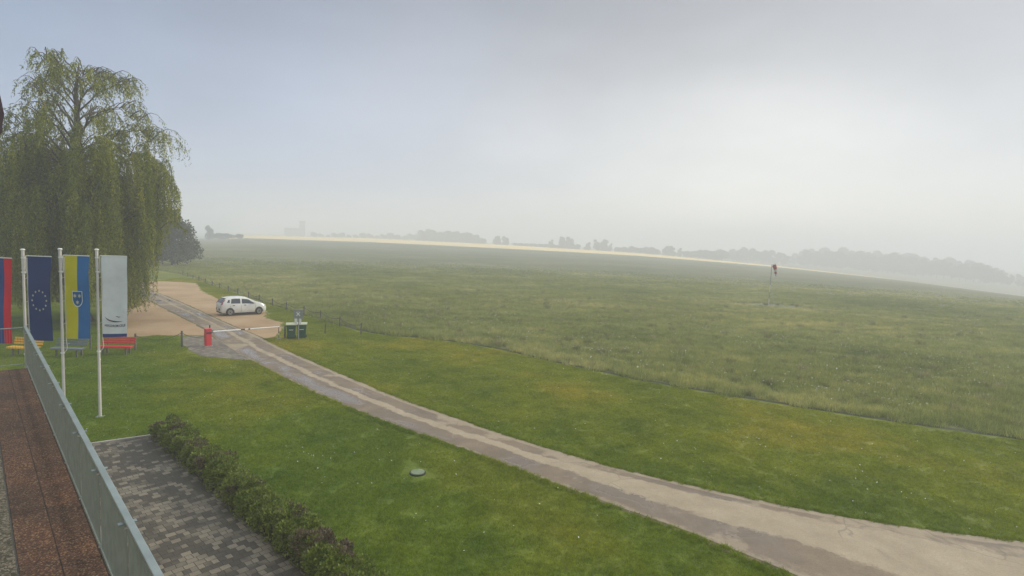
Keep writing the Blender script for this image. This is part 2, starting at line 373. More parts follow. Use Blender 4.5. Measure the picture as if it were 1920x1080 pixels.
r = ramp(t, [(0.3, (0.29, 0.185, 0.095)), (0.5, (0.37, 0.245, 0.13)), (0.7, (0.42, 0.30, 0.18))]); t.links.new(n1.outputs['Fac'], r.inputs[0])
r2 = ramp(t, [(0.25, 0.68), (0.6, 1.1)]); t.links.new(n2.outputs['Fac'], r2.inputs[0])
t.links.new(mix(t, r.outputs[0], r2.outputs[0], 0.8, 'MULTIPLY'), b.inputs['Base Color']); b.inputs['Roughness'].default_value = 0.9; bump(t, b, n2.outputs['Fac'], 0.02)
M['gravel'] = m
gravel_poly = [G(*p) for p in ((222, 633), (215, 606), (222, 575), (240, 545), (262, 531), (285, 527), (340, 529), (368, 531), (378, 545), (398, 556), (415, 563), (500, 585), (496, 597), (530, 605), (527, 622), (518, 632), (470, 640), (400, 640), (385, 630), (300, 629), (250, 632))]
sheet('gravel_parking', gravel_poly, 0.016, M['gravel'], jitter=0.22, seed=3)

# road ribbon with kerb-less ragged edges
left = [(180, 528), (268, 556), (300, 573), (345, 596), (380, 614), (420, 646), (450, 664), (500, 692), (570, 727), (640, 759), (700, 783), (760, 806), (830, 829), (900, 853), (1000, 892), (1100, 930), (1200, 966), (1350, 1021), (1490, 1080), (1700, 1175), (1950, 1300)]
right = [(240, 527), (296, 550), (335, 566), (370, 582), (405, 598), (440, 614), (475, 627), (520, 650), (580, 677), (640, 703), (690, 724), (740, 745), (800, 767), (860, 787), (930, 812), (1000, 834), (1100, 864), (1200, 891), (1400, 935), (1560, 968), (1750, 998), (1920, 1018), (2300, 1055)]
def resample(pts, n):
    P = [G(*p) for p in pts]; d = [0]
    for a, b in zip(P, P[1:]): d.append(d[-1] + (b - a).length)
    d = np.array(d); s = np.linspace(0, d[-1], n)
    return np.stack([np.interp(s, d, [p.x for p in P]), np.interp(s, d, [p.y for p in P])], -1), d[-1]
def smooth1(a, k=9):
    pad = np.pad(a, ((k // 2, k // 2), (0, 0)), mode='edge'); ker = np.ones(k) / k
    return np.stack([np.convolve(pad[:, i], ker, 'valid') for i in range(a.shape[1])], -1)
NR = 260; Lp, Ld = resample(left, NR); Rp, Rd = resample(right, NR)
Lp = smooth1(Lp); Rp = smooth1(Rp)
rs = np.random.RandomState(4)
road_poly = [tuple(p) for p in Lp] + [tuple(p) for p in Rp[::-1]]
def ribbon(name, z, over, jit, m, seed, cols=9):
    rs = np.random.RandomState(seed); wv = (Rp - Lp); wl = np.linalg.norm(wv, axis=1, keepdims=True); wd = wv / wl
    jl = smooth1(rs.randn(NR, 1), 3) * jit; jr = smooth1(rs.randn(NR, 1), 3) * jit
    a = Lp - wd * (over + jl); b2 = Rp + wd * (over + jr); vs = []; uv = []
    run = np.concatenate([[0], np.cumsum(np.linalg.norm(np.diff((Lp + Rp) / 2, axis=0), axis=1))])
    for c in range(cols):
        k = c / (cols - 1); p = a * (1 - k) + b2 * k; vs.append(np.stack([p[:, 0], p[:, 1], np.full(NR, z)], -1)); uv.append(np.stack([np.full(NR, k), run], -1))
    vs = np.concatenate(vs); uv = np.concatenate(uv)
    fc = np.array([(i * NR + j, (i + 1) * NR + j, (i + 1) * NR + j + 1, i * NR + j + 1) for i in range(cols - 1) for j in range(NR - 1)])
    n0 = np.cross(vs[fc[0][1]] - vs[fc[0][0]], vs[fc[0][2]] - vs[fc[0][0]])
    if n0[2] < 0: fc = fc[:, ::-1]
    me = mesh_np(name, vs, fc, 4); ul = me.uv_layers.new(name='UVMap'); ul.data.foreach_set('uv', uv[fc.ravel()].astype(np.float32).ravel())
    o = link(name, me, m); return tag(o, kind='structure')
m, t, b = mat('verge_soil'); n1 = pos_noise(t, 2.0, 5, 0.7); r = ramp(t, [(0.3, (0.075, 0.085, 0.022)), (0.5, (0.125, 0.110, 0.045)), (0.7, (0.19, 0.135, 0.075))])
t.links.new(n1.outputs['Fac'], r.inputs[0]); t.links.new(r.outputs[0], b.inputs['Base Color']); b.inputs['Roughness'].default_value = 0.95; bump(t, b, n1.outputs['Fac'], 0.03)
M['verge'] = m
ribbon('verge', 0.021, 0.22, 0.10, M['verge'], 8)

# road surface: worn asphalt tracks, a pale centre band, a concrete edge strip, wet patches
m, t, b = mat('old_track_surface'); Lk = t.links.new
uvn = N(t, 'ShaderNodeUVMap'); s = N(t, 'ShaderNodeSeparateXYZ'); Lk(uvn.outputs[0], s.inputs[0])
def math_(op, a, c=None, clamp=False):
    n = N(t, 'ShaderNodeMath', operation=op); n.use_clamp = clamp
    for i, v in enumerate((a, c)):
        if v is None: continue
        if isinstance(v, (int, float)): n.inputs[i].default_value = v
        else: Lk(v, n.inputs[i])
    return n.outputs[0]
def sstep(x, lo, hi, a=0.0, c=1.0):
    n = N(t, 'ShaderNodeMapRange', interpolation_type='SMOOTHSTEP'); Lk(x, n.inputs['Value'])
    for k, v in (('From Min', lo), ('From Max', hi), ('To Min', a), ('To Max', c)):
        if isinstance(v, (int, float)): n.inputs[k].default_value = v
        else: Lk(v, n.inputs[k])
    return n.outputs[0]
ROADLEN = float(np.sum(np.linalg.norm(np.diff((Lp + Rp) / 2, axis=0), axis=1)))
u = s.outputs['X']; v = s.outputs['Y']
lo_n = pos_noise(t, 0.45, 3, 0.6); hi_n = pos_noise(t, 2.6, 5, 0.7)
wob = math_('ADD', math_('MULTIPLY', math_('SUBTRACT', lo_n.outputs['Fac'], 0.5), 0.20), math_('MULTIPLY', math_('SUBTRACT', hi_n.outputs['Fac'], 0.5), 0.20))
uu = math_('ADD', u, wob)
near = math_('ADD', math_('MULTIPLY', sstep(v, ROADLEN - 27, ROADLEN - 13), 0.28), math_('MULTIPLY', sstep(v, ROADLEN - 15, ROADLEN - 8), 0.9))          # the pale band spreads out near the building
cw = math_('ADD', 0.064, math_('MULTIPLY', near, 0.15)); dist = math_('ABSOLUTE', math_('SUBTRACT', uu, 0.53))
e = math_('SUBTRACT', cw, dist)
centre = sstep(e, -0.024, 0.020)
farfade = sstep(v, 14, 26); centre = math_('MULTIPLY', centre, farfade)
edge_r = sstep(math_('ADD', u, math_('MULTIPLY', wob, 0.25)), 0.885, 0.905)
edge_l = sstep(math_('SUBTRACT', 0.0, math_('ADD', u, wob)), -0.05, 0.0)
patch_n = pos_noise(t, 0.32, 5, 0.62, stretch=(1, 1, 1)); patch_m = sstep(patch_n.outputs['Fac'], 0.54, 0.60)
patch_m = math_('MULTIPLY', patch_m, 0.75)
pale = math_('MAXIMUM', math_('MAXIMUM', centre, math_('MULTIPLY', edge_r, 0.8)), math_('MAXIMUM', patch_m, math_('MULTIPLY', edge_l, 0.6)))
fine = pos_noise(t, 26, 4, 0.7)
med = pos_noise(t, 1.1, 5, 0.65)
dk = ramp(t, [(0.3, (0.165, 0.124, 0.082)), (0.7, (0.235, 0.180, 0.122))]); Lk(med.outputs['Fac'], dk.inputs[0])
pl = ramp(t, [(0.3, (0.285, 0.228, 0.152)), (0.7, (0.375, 0.305, 0.208))]); Lk(med.outputs['Fac'], pl.inputs[0])
col = mix(t, dk.outputs[0], pl.outputs[0], pale)
fr = ramp(t, [(0.25, 0.80), (0.75, 1.18)]); Lk(fine.outputs['Fac'], fr.inputs[0]); col = mix(t, col, fr.outputs[0], 0.9, 'MULTIPLY')
vor = N(t, 'ShaderNodeTexVoronoi', feature='DISTANCE_TO_EDGE'); vor.inputs['Scale'].default_value = 0.22; gg = N(t, 'ShaderNodeNewGeometry')
wn = N(t, 'ShaderNodeVectorMath', operation='ADD'); sc2 = N(t, 'ShaderNodeVectorMath', operation='SCALE'); sc2.inputs['Scale'].default_value = 1.3
Lk(lo_n.outputs['Color'], sc2.inputs[0]); Lk(gg.outputs['Position'], wn.inputs[0]); Lk(sc2.outputs[0], wn.inputs[1]); Lk(wn.outputs[0], vor.inputs['Vector'])
crack = sstep(vor.outputs['Distance'], 0.001, 0.006, 1.0, 0.0)
col = mix(t, col, (0.16, 0.13, 0.10), math_('MULTIPLY', crack, math_('MULTIPLY', sstep(patch_n.outputs['Fac'], 0.45, 0.55), 0.55)))
wet_n = pos_noise(t, 0.28, 3, 0.5); track = math_('SUBTRACT', 1.0, pale)
bandu = math_('MAXIMUM', sstep(math_('ABSOLUTE', math_('SUBTRACT', uu, 0.24)), 0.10, 0.20, 1, 0), sstep(math_('ABSOLUTE', math_('SUBTRACT', uu, 0.74)), 0.05, 0.11, 1, 0))
puddle = math_('MULTIPLY', math_('MULTIPLY', sstep(wet_n.outputs['Fac'], 0.49, 0.58), bandu), track, True)
damp = math_('MULTIPLY', sstep(wet_n.outputs['Fac'], 0.42, 0.54), track, True)
col = mix(t, col, mix(t, col, (0.80, 0.80, 0.84), 1.0, 'MULTIPLY'), damp)
Lk(col, b.inputs['Base Color'])
ro = math_('SUBTRACT', math_('SUBTRACT', 0.85, math_('MULTIPLY', damp, 0.12)), math_('MULTIPLY', puddle, 0.58)); Lk(ro, b.inputs['Roughness'])
hb = math_('MULTIPLY', fine.outputs['Fac'], math_('SUBTRACT', 1.0, puddle)); bump(t, b, hb, 0.008, 0.7)
M['road'] = m
ribbon('road', 0.028, 0.0, 0.045, M['road'], 5, cols=13)

# grey cobbled pad round the barrier and the block-paved walk by the hedge
def paving(name, bw, bh, light, dark, rot, patch=0.5, dirty=(0.030, 0.026, 0.022)):
    m, t, b = mat(name); g = N(t, 'ShaderNodeTexCoord'); mp = N(t, 'ShaderNodeMapping'); mp.inputs['Rotation'].default_value = (0, 0, rot)
    br = N(t, 'ShaderNodeTexBrick'); br.offset = 0.5; br.squash = 0.66; br.squash_frequency = 3
    br.inputs['Scale'].default_value = 1; br.inputs['Brick Width'].default_value = bw; br.inputs['Row Height'].default_value = bh
    br.inputs['Mortar Size'].default_value = 0.008; br.inputs['Mortar Smooth'].default_value = 0.4; br.inputs['Bias'].default_value = 0.0
    br.inputs['Color1'].default_value = (0, 0, 0, 1); br.inputs['Color2'].default_value = (1, 1, 1, 1); br.inputs['Mortar'].default_value = (0.5, 0.5, 0.5, 1)
    t.links.new(g.outputs['Object'], mp.inputs[0])
    wob = pos_noise(t, 3.0, 3, 0.5); sw = N(t, 'ShaderNodeVectorMath', operation='SCALE'); sw.inputs['Scale'].default_value = 0.05; ad = N(t, 'ShaderNodeVectorMath', operation='ADD')
    t.links.new(wob.outputs['Color'], sw.inputs[0]); t.links.new(mp.outputs[0], ad.inputs[0]); t.links.new(sw.outputs[0], ad.inputs[1]); t.links.new(ad.outputs[0], br.inputs['Vector'])
    big = pos_noise(t, patch, 4, 0.65)
    # how dirty one block is = its own random value against the large stain
    ml = N(t, 'ShaderNodeMath', operation='MULTIPLY_ADD'); ml.inputs[1].default_value = 0.30; t.links.new(br.outputs['Color'], ml.inputs[0]); t.links.new(big.outputs['Fac'], ml.inputs[2])
    mr = N(t, 'ShaderNodeMapRange', interpolation_type='SMOOTHSTEP'); mr.inputs['From Min'].default_value = 0.56; mr.inputs['From Max'].default_value = 0.72; t.links.new(ml.outputs[0], mr.inputs['Value'])
    v = ramp(t, [(0.0, tuple(c * 0.55 for c in light)), (1.0, tuple(c * 1.15 for c in light))]); t.links.new(br.outputs['Color'], v.inputs[0])
    base = mix(t, dark, v.outputs[0], mr.outputs[0])
    base = mix(t, base, dirty, br.outputs['Fac'])
    fn = pos_noise(t, 40, 4, 0.7); fr = ramp(t, [(0.3, 0.72), (0.7, 1.25)]); t.links.new(fn.outputs['Fac'], fr.inputs[0])
    t.links.new(mix(t, base, fr.outputs[0], 0.8, 'MULTIPLY'), b.inputs['Base Color']); b.inputs['Roughness'].default_value = 0.72
    iv = N(t, 'ShaderNodeMath', operation='SUBTRACT'); iv.inputs[0].default_value = 1; t.links.new(br.outputs['Fac'], iv.inputs[1]); bump(t, b, iv.outputs[0], 0.01, 0.7)
    return m
M['pad'] = paving('grey_cobbles', 0.22, 0.20, (0.21, 0.178, 0.135), (0.125, 0.107, 0.082), 0.4, 0.8, (0.08, 0.07, 0.05))
pad_poly = [G(*p) for p in ((341, 634), (360, 630), (392, 633), (420, 640), (452, 660), (500, 688), (470, 677), (430, 673), (380, 669), (360, 660), (342, 646))]
sheet('barrier_pad', pad_poly, 0.024, M['pad'], jitter=0.03)

# terrace line (rail base) in plan
ZF = 3.64
ra = G(205, 1080, ZF); rb = G(50, 690, ZF)
dirr = (rb - ra).normalized(); nrm = Vector((dirr.y, -dirr.x, 0))          # towards the lawn
if nrm.x < 0: nrm = -nrm
RA = ra - dirr * 7.0                                                     # rail continues behind the camera
hedge_a = G(316, 822); hedge_b = G(628, 1090); hd = (hedge_b - hedge_a).normalized(); hn = Vector((hd.y, -hd.x, 0))
if hn.x < 0: hn = -hn
rot_walk = math.atan2(hd.y, hd.x)
M['walk'] = paving('block_paving', 0.205, 0.175, (0.165, 0.142, 0.102), (0.052, 0.044, 0.030), -rot_walk + PI / 2, 0.5)
w0 = hedge_a - hn * 0.34 - hd * 0.55; w1 = w0 + hd * 26; w2 = w1 - hn * 9; w3 = G(145, 823) - hn * 4
walk_poly = [w0, w1, w2, w3]
sheet('walkway', walk_poly, 0.020, M['walk'])
kb = MB(); kd = (w3 - w0); kl = kd.length; kd.normalize()
kb.box(((w0 + w3) / 2 - kd.cross(Vector((0, 0, 1))) * 0.0 + Vector((0, 0, 0.03))), (kl, 0.08, 0.07), math.atan2(kd.y, kd.x))
tag(kb.build('kerb', M['concrete']), kind='structure')
m, t, b = mat('bed_soil'); n1 = pos_noise(t, 8, 5, 0.7); r = ramp(t, [(0.3, (0.030, 0.024, 0.016)), (0.7, (0.075, 0.06, 0.04))]); t.links.new(n1.outputs['Fac'], r.inputs[0]); t.links.new(r.outputs[0], b.inputs['Base Color']); b.inputs['Roughness'].default_value = 0.95
M['bed'] = m
bed = [hedge_a - hn * 0.335 - hd * 0.5, hedge_a - hn * 0.335 + hd * 25, hedge_a + hn * 0.30 + hd * 25, hedge_a + hn * 0.30 - hd * 0.5]
sheet('hedge_bed', bed, 0.022, M['bed'])

# ------------------------------------------------------------------ building with terrace
bp_ = ra - nrm * 3; bld = empty('building', (bp_.x, bp_.y, 0)); tag(bld, 'rendered building with a terrace paved in brown rubber tiles', 'building')
def W(p): return Vector(p) - bld.location
def rect(c0, along0, along1, n0, n1):
    return [c0 + dirr * along0 + nrm * n0, c0 + dirr * along1 + nrm * n0, c0 + dirr * along1 + nrm * n1, c0 + dirr * along0 + nrm * n1]
LR = (rb - ra).length
mb = MB(); mb.prism([W(p) for p in rect(ra, -9, LR - 0.02, -3.0, 0.02)], 0.0, ZF - 0.20); mb.build('wall', M['building_wall'], bld)
mb = MB(); mb.prism([W(p) for p in rect(ra, -9, LR + 0.06, -3.0, 0.10)], ZF - 0.195, ZF - 0.03); mb.build('terrace_slab', M['concrete'], bld)
# rubber tiles, one sheet with its own axes so the joints follow the terrace
m, t, b = mat('rubber_tiles'); tcn = N(t, 'ShaderNodeTexCoord'); br = N(t, 'ShaderNodeTexBrick'); br.offset = 0.0
br.inputs['Scale'].default_value = 1; br.inputs['Brick Width'].default_value = 1.0; br.inputs['Row Height'].default_value = 0.31; br.inputs['Mortar Size'].default_value = 0.007; br.inputs['Mortar Smooth'].default_value = 0.3
br.inputs['Color1'].default_value = (0.82, 0.82, 0.82, 1); br.inputs['Color2'].default_value = (1.12, 1.08, 1.05, 1); br.inputs['Mortar'].default_value = (0.22, 0.2, 0.2, 1)
t.links.new(tcn.outputs['Object'], br.inputs['Vector'])
vo = N(t, 'ShaderNodeTexVoronoi'); vo.inputs['Scale'].default_value = 75; t.links.new(tcn.outputs['Object'], vo.inputs['Vector'])
sp = N(t, 'ShaderNodeSeparateColor'); t.links.new(vo.outputs['Color'], sp.inputs[0])
cr = ramp(t, [(0.0, (0.026, 0.015, 0.010)), (0.35, (0.055, 0.028, 0.017)), (0.62, (0.088, 0.042, 0.024)), (0.84, (0.125, 0.072, 0.040)), (1.0, (0.21, 0.155, 0.095))]); t.links.new(sp.outputs[0], cr.inputs[0])
bn = pos_noise(t, 1.3, 5, 0.65); bnr = ramp(t, [(0.3, (0.62, 0.62, 0.66)), (0.5, (0.95, 0.92, 0.9)), (0.7, (1.4, 1.2, 1.05))]); t.links.new(bn.outputs['Fac'], bnr.inputs[0])
c = mix(t, mix(t, cr.outputs[0], bnr.outputs[0], 1, 'MULTIPLY'), br.outputs['Color'], 1, 'MULTIPLY')
t.links.new(c, b.inputs['Base Color']); b.inputs['Roughness'].default_value = 0.85; bump(t, b, sp.outputs[0], 0.003, 0.7)
M['tiles'] = m
def floor_sheet(name, n0, n1, m, z):
    mb = MB(); L2 = LR + 9; mb.add([(0, n0, z), (L2, n0, z), (L2, n1, z), (0, n1, z)], [(0, 1, 2, 3)])
    o = mb.build(name, m, bld); q_ = W(ra - dirr * 9); o.location = (q_.x, q_.y, 0); o.rotation_euler = (0, 0, math.atan2(dirr.y, dirr.x))
    bm = bmesh.new(); bm.from_mesh(o.data)
    bm.normal_update()
    if bm.faces[:][0].normal.z < 0: bmesh.ops.reverse_faces(bm, faces=bm.faces[:])
    bm.to_mesh(o.data); bm.free(); return o
# local +Y of a frame whose X runs along the rail points away from the lawn when the lawn is on the right
floor_sheet('rubber_tile_floor', -0.02, 0.62, M['tiles'], ZF)
m, t, b = mat('washed_gravel'); vo = N(t, 'ShaderNodeTexVoronoi'); vo.inputs['Scale'].default_value = 55; tcn = N(t, 'ShaderNodeTexCoord'); t.links.new(tcn.outputs['Object'], vo.inputs['Vector'])
sp = N(t, 'ShaderNodeSeparateColor'); t.links.new(vo.outputs['Color'], sp.inputs[0]); cr = ramp(t, [(0, (0.03, 0.028, 0.018)), (0.5, (0.08, 0.072, 0.048)), (1, (0.22, 0.19, 0.14))]); t.links.new(sp.outputs[0], cr.inputs[0])
t.links.new(cr.outputs[0], b.inputs['Base Color']); b.inputs['Roughness'].default_value = 0.9; bump(t, b, sp.outputs[1], 0.004)
M['washed'] = m
floor_sheet('gravel_strip', 0.632, 3.0, M['washed'], ZF - 0.006)
mb = MB(); mb.prism([W(p) for p in rect(ra, -9, LR + 0.05, -3.3, -3.003)], 0.0, 9.4); mb.build('facade', M['building_wall'], bld)
# small pent roof over the far end of the terrace: only the tip of its corner shows in the picture
tipA = CAM + ray(8, 214) * 10.0; ed = Vector((r_.x, r_.y, 0)).normalized()      # board end, seen face on
prof = [(-3.0, 0.9), (-0.10, 0.46), (-0.055, 0.30), (0.0, 0.0), (-0.03, -0.14), (-0.045, -0.32), (-0.12, -0.40), (-3.0, -0.1)]
bk = Vector((ray(8, 214).x, ray(8, 214).y, 0)).normalized(); mb = MB(); n = len(prof)
vs = [W(Vector((tipA.x, tipA.y, tipA.z)) + ed * a + Vector((0, 0, z))) for a, z in prof] + [W(Vector((tipA.x, tipA.y, tipA.z)) + ed * (a - 0.02) + bk * 0.16 + Vector((0, 0, z))) for a, z in prof]
mb.add(vs, [tuple(range(n))[::-1], tuple(range(n, 2 * n))] + [(i, (i + 1) % n, n + (i + 1) % n, n + i) for i in range(n)]); mb.build('bargeboard', M['roof_wood'], bld)

# terrace railing
rl = empty('railing', (ra.x, ra.y, ZF), math.atan2(dirr.y, dirr.x)); tag(rl, 'grey metal railing of close vertical bars along the terrace edge', 'railing')
RH = 0.93
x0, x1 = -5.0, LR
mb = MB(); mb.box(((x0 + x1) / 2, 0, RH + 0.012), (x1 - x0, 0.055, 0.03), bev=0.006); mb.build('top_rail', M['rail_top'], rl)
mb = MB(); mb.box(((x0 + x1) / 2, 0, 0.10), (x1 - x0, 0.03, 0.03)); mb.box(((x0 + x1) / 2, -0.03, -0.06), (x1 - x0, 0.012, 0.14)); mb.build('bottom_rail', M['rail_bar'], rl)
k = 0; xx = x0
while xx < x1:
    xe = min(xx + 1.36, x1)
    mb = MB(); mb.box((xx, -0.012, RH / 2 - 0.08), (0.045, 0.012, RH + 0.14)); mb.build('post', M['grey_metal'], rl)
    mb = MB(); nb = int((xe - xx) / 0.048)
    for i in range(1, nb): mb.box((xx + i * (xe - xx) / nb, 0, (RH + 0.115) / 2 - 0.008), (0.008, 0.008, RH - 0.125))
    mb.build('bar_panel', M['rail_bar'], rl)
    for zq in (0.10, 0.86): mb = MB(); mb.tube([(xx, -0.03, zq), (xx, 0.022, zq)], 0.008, 6); mb.build('bolt', M['bolt'], rl)
    mb = MB(); mb.box((xx, 0, RH - 0.025), (0.05, 0.13, 0.012)); mb.build('bracket', M['rail_top'], rl)
    xx += 1.36
# end section across the terrace: thin wires only
mb = MB(); mb.tube([(x1, 0, RH), (x1, 3.2, RH)], 0.012, 6); mb.tube([(x1, 0, 0.10), (x1, 3.2, 0.10)], 0.010, 6)
mb.build('end_rail', M['rail_top'], rl)
mb = MB()
for i in range(1, 70): mb.tube([(x1, i * 0.045, 0.10), (x1, i * 0.045, RH)], 0.0022, 4)
mb.build('end_panel', M['rail_bar'], rl)
mb = MB(); mb.box((x1, 0.0, RH / 2 - 0.06), (0.05, 0.05, RH + 0.12)); mb.build('post', M['grey_metal'], rl)

# ------------------------------------------------------------------ flagpoles and flags
POLE = [((-22, 792), 470, 'leftmost'), ((53, 790), 467, ''), ((121, 787), 466, ''), ((188, 782), 467, '')]
pole_pos = []
for (bx, by), ty, _ in POLE: pole_pos.append(G(bx, by))
HP = [ztop(p, q[1]) for p, q in zip(pole_pos, POLE)]
hp = sum(HP) / 4
lab = ['white flagpole carrying the blue and red striped flag at the left edge', 'white flagpole carrying the dark blue flag with a ring of stars', 'white flagpole carrying the yellow and blue flag with a shield', 'white flagpole carrying the pale grey flag, nearest the hedge']
fp = empty('flagpole', (0, 0, 0)); W_F = 0.79; H_F = 2.90; ZB = hp - 0.25
def curve_pole(zz): return 0.055 - 0.02 * zz / hp
mb = MB(); mb.tube([(0, 0, 0), (0, 0, 0.4), (0, 0, hp * 0.5), (0, 0, hp - 0.72)], [0.048, 0.047, 0.041, 0.036], 14); mb.build('pole', M['white_metal'], fp, True)
mb = MB(); mb.tube([(0, 0, hp - 0.72), (0, 0, hp - 0.05)], 0.045, 14); mb.build('sleeve', M['white_metal'], fp, True)
mb = MB(); mb.tube([(0, 0, hp - 0.05), (0, 0, hp - 0.03), (0, 0, hp)], [0.066, 0.074, 0.045], 14); mb.build('cap', M['white_plain'], fp, True)
for zc in (hp - 0.31, hp - 0.80): 
    mb = MB(); mb.tube([(0, 0, zc - 0.022), (0, 0, zc + 0.022)], 0.058, 14); mb.build('collar', M['white_plain'], fp, True)
mb = MB(); mb.tube([(0, 0, 2.35), (0, 0, 2.40)], 0.062, 14); mb.build('collar', M['white_plain'], fp, True)
mb = MB(); mb.tube([(0.045, 0, ZB - 0.58), (0.085, 0, ZB - 0.58), (0.085, 0, ZB - 0.02), (0.09, 0, ZB + 0.015), (0.13 + W_F, 0, ZB + 0.015)], 0.014, 8); mb.build('flag_arm', M['white_plain'], fp, True)
mb = MB()
pts = [(0.13, 0, ZB - 0.05), (0.128, 0, ZB - 1.5), (0.13, 0, ZB - H_F), (0.15, 0, 2.56), (0.12, 0, 2.45), (0.05, 0, 2.40)]
mb.tube(pts, 0.011, 6)
for zc in (ZB - 0.75, ZB - 1.55, ZB - 2.35): mb.tube([(0.045, 0, zc - 0.03), (0.13, 0, zc + 0.02)], 0.010, 6)
mb.build('halyard', M['white_metal'], fp)
mb = MB(); mb.box((0, 0, 0.012), (0.24, 0.24, 0.024), bev=0.004); mb.build('base_plate', M['grey_metal'], fp)
rots = [R(6), R(4), R(8), R(16)]
poles = []
for i, p in enumerate(pole_pos):
    o = fp if i == 0 else copy_tree(fp)
    poles.append(o)
for i, (o, p) in enumerate(zip(poles, pole_pos)):
    o.location = (p.x, p.y, 0.012); o.rotation_euler = (0, 0, rots[i]); s_ = HP[i] / hp; o.scale = (1, 1, s_)
    tag(o, lab[i], 'flagpole', 'white flagpoles on the lawn beside the terrace')

def cloth(name, col, rough=0.75):
    m, t, b = mat(name); n = pos_noise(t, 1.6, 4, 0.6); r = ramp(t, [(0.3, tuple(c * 0.86 for c in col)), (0.7, tuple(min(1, c * 1.1) for c in col))]); t.links.new(n.outputs['Fac'], r.inputs[0])
    t.links.new(r.outputs[0], b.inputs['Base Color']); b.inputs['Roughness'].default_value = rough
    tr = N(t, 'ShaderNodeBsdfTranslucent'); t.links.new(r.outputs[0], tr.inputs['Color']); ms = N(t, 'ShaderNodeMixShader'); ms.inputs[0].default_value = 0.25
    o = t.nodes['Material Output']; t.links.new(b.outputs[0], ms.inputs[1]); t.links.new(tr.outputs[0], ms.inputs[2]); t.links.new(ms.outputs[0], o.inputs['Surface']); return m
M['c_red'] = cloth('flag_red', (0.60, 0.010, 0.030)); M['c_navy'] = cloth('flag_navy', (0.012, 0.034, 0.135)); M['c_blue'] = cloth('flag_blue', (0.014, 0.125, 0.34))
M['c_yellow'] = cloth('flag_yellow', (0.52, 0.47, 0.008)); M['c_white'] = cloth('flag_pale', (0.64, 0.67, 0.67)); M['c_mid'] = cloth('flag_mid_blue', (0.022, 0.055, 0.20))
M['c_star'] = cloth('flag_star', (0.62, 0.62, 0.45)); M['c_pure'] = cloth('flag_white', (0.75, 0.77, 0.78)); M['c_ink'] = cloth('flag_ink', (0.05, 0.04, 0.10)); M['c_orange'] = cloth('flag_orange', (0.6, 0.28, 0.05))
def wave(u, v, k):      # u,v in metres across / down the flag
    hang = min(1.0, v / 0.6)
    return hang * (0.035 * math.sin(u * 4.2 + 0.7 * k + v * 0.8) * (0.3 + u) + 0.022 * math.sin(v * 2.3 + k * 1.7)) - 0.03 * math.sin(v * 1.1 + k) * u
def flag_shape(parent, name, poly, k, m, off=0.0, z=0.0):
    """polygon in flag coordinates laid on the waving cloth"""
    tr = tessellate_polygon([[Vector((p[0], p[1], 0)) for p in poly]])
    vs = [(p[0] * W_F, wave(p[0] * W_F, p[1], k) - off, -p[1]) for p in poly]
    me = bpy.data.meshes.new(name); me.from_pydata(vs, [], tr); me.update(); return link(name, me, m, parent)
def star(cx, cy, r, n=5, ri=0.42, sy=1.0):
    return [(cx + (r if i % 2 == 0 else r * ri) * math.sin(PI * i / n), cy - (r if i % 2 == 0 else r * ri) * math.cos(PI * i / n) * sy) for i in range(2 * n)]
def flag(i, label, stripes, width=W_F, H=H_F):
    """stripes: list of (u0,u1,material) over the full drop, or (u0,u1,v0,v1,material)"""
    p = poles[i]; s_ = HP[i] / hp; r = rots[i]
    root = empty('flag', Vector(p.location) + Vector((math.cos(r) * 0.14, math.sin(r) * 0.14, ZB * s_)), r)
    tag(root, label, 'flag', 'tall banner flags on the flagpoles')
    mats = []; vs = []; fs = []; mi = []; nv = 48
    for stp in stripes:
        if len(stp) == 3: u0, u1, mm = stp; v0, v1 = 0, H
        else: u0, u1, v0, v1, mm = stp
        if mm not in mats: mats.append(mm)
        nu = max(2, int(14 * (u1 - u0))); nn = max(2, int(nv * (v1 - v0) / H)); o = len(vs)
        for a in range(nn + 1):
            for c in range(nu + 1):
                u = (u0 + (u1 - u0) * c / nu); v = v0 + (v1 - v0) * a / nn
                x = u * width * (1 - 0.07 * (v / H))     # cloth draws in slightly towards the foot
                vs.append((x, wave(x, v, i), -v))
        for a in range(nn):
            for c in range(nu):
                q = o + a * (nu + 1) + c; fs.append((q, q + nu + 1, q + nu + 2, q + 1)); mi.append(mats.index(mm))
    me = bpy.data.meshes.new('cloth'); me.from_pydata(vs, [], fs); me.polygons.foreach_set('material_index', mi); me.update()
    link('cloth', me, [M[k] for k in mats], root, True); return root
f0 = flag(0, 'tall flag with white, blue and red vertical stripes, cut by the left edge', [(0, 0.333, 'c_pure'), (0.333, 0.666, 'c_mid'), (0.666, 1.0, 'c_red')])
shield = lambda cx, cy, w_, h_: [(cx - w_, cy - h_), (cx + w_, cy - h_), (cx + w_, cy + h_ * 0.2), (cx + w_ * 0.8, cy + h_ * 0.62), (cx + w_ * 0.42, cy + h_ * 0.9), (cx, cy + h_), (cx - w_ * 0.42, cy + h_ * 0.9), (cx - w_ * 0.8, cy + h_ * 0.62), (cx - w_, cy + h_ * 0.2)]
flag_shape(f0, 'crest', shield(0.33, 0.75, 0.13, 0.18), 0, M['c_red'], 0.016); flag_shape(f0, 'crest_field', shield(0.33, 0.75, 0.11, 0.155), 0, M['c_mid'], 0.022)
flag_shape(f0, 'crest_peak', [(0.23, 0.84), (0.28, 0.76), (0.30, 0.79), (0.33, 0.70), (0.36, 0.79), (0.38, 0.76), (0.43, 0.84), (0.33, 0.89)], 0, M['c_pure'], 0.028)
f1 = flag(1, 'plain dark blue flag with a ring of twelve small stars', [(0, 1.0, 'c_navy')])
for k in range(12):
    a = 2 * PI * k / 12; flag_shape(f1, 'star', star(0.485 + 0.315 * math.sin(a), 1.50 - 0.335 * math.cos(a), 0.050), 1, M['c_star'], 0.015)
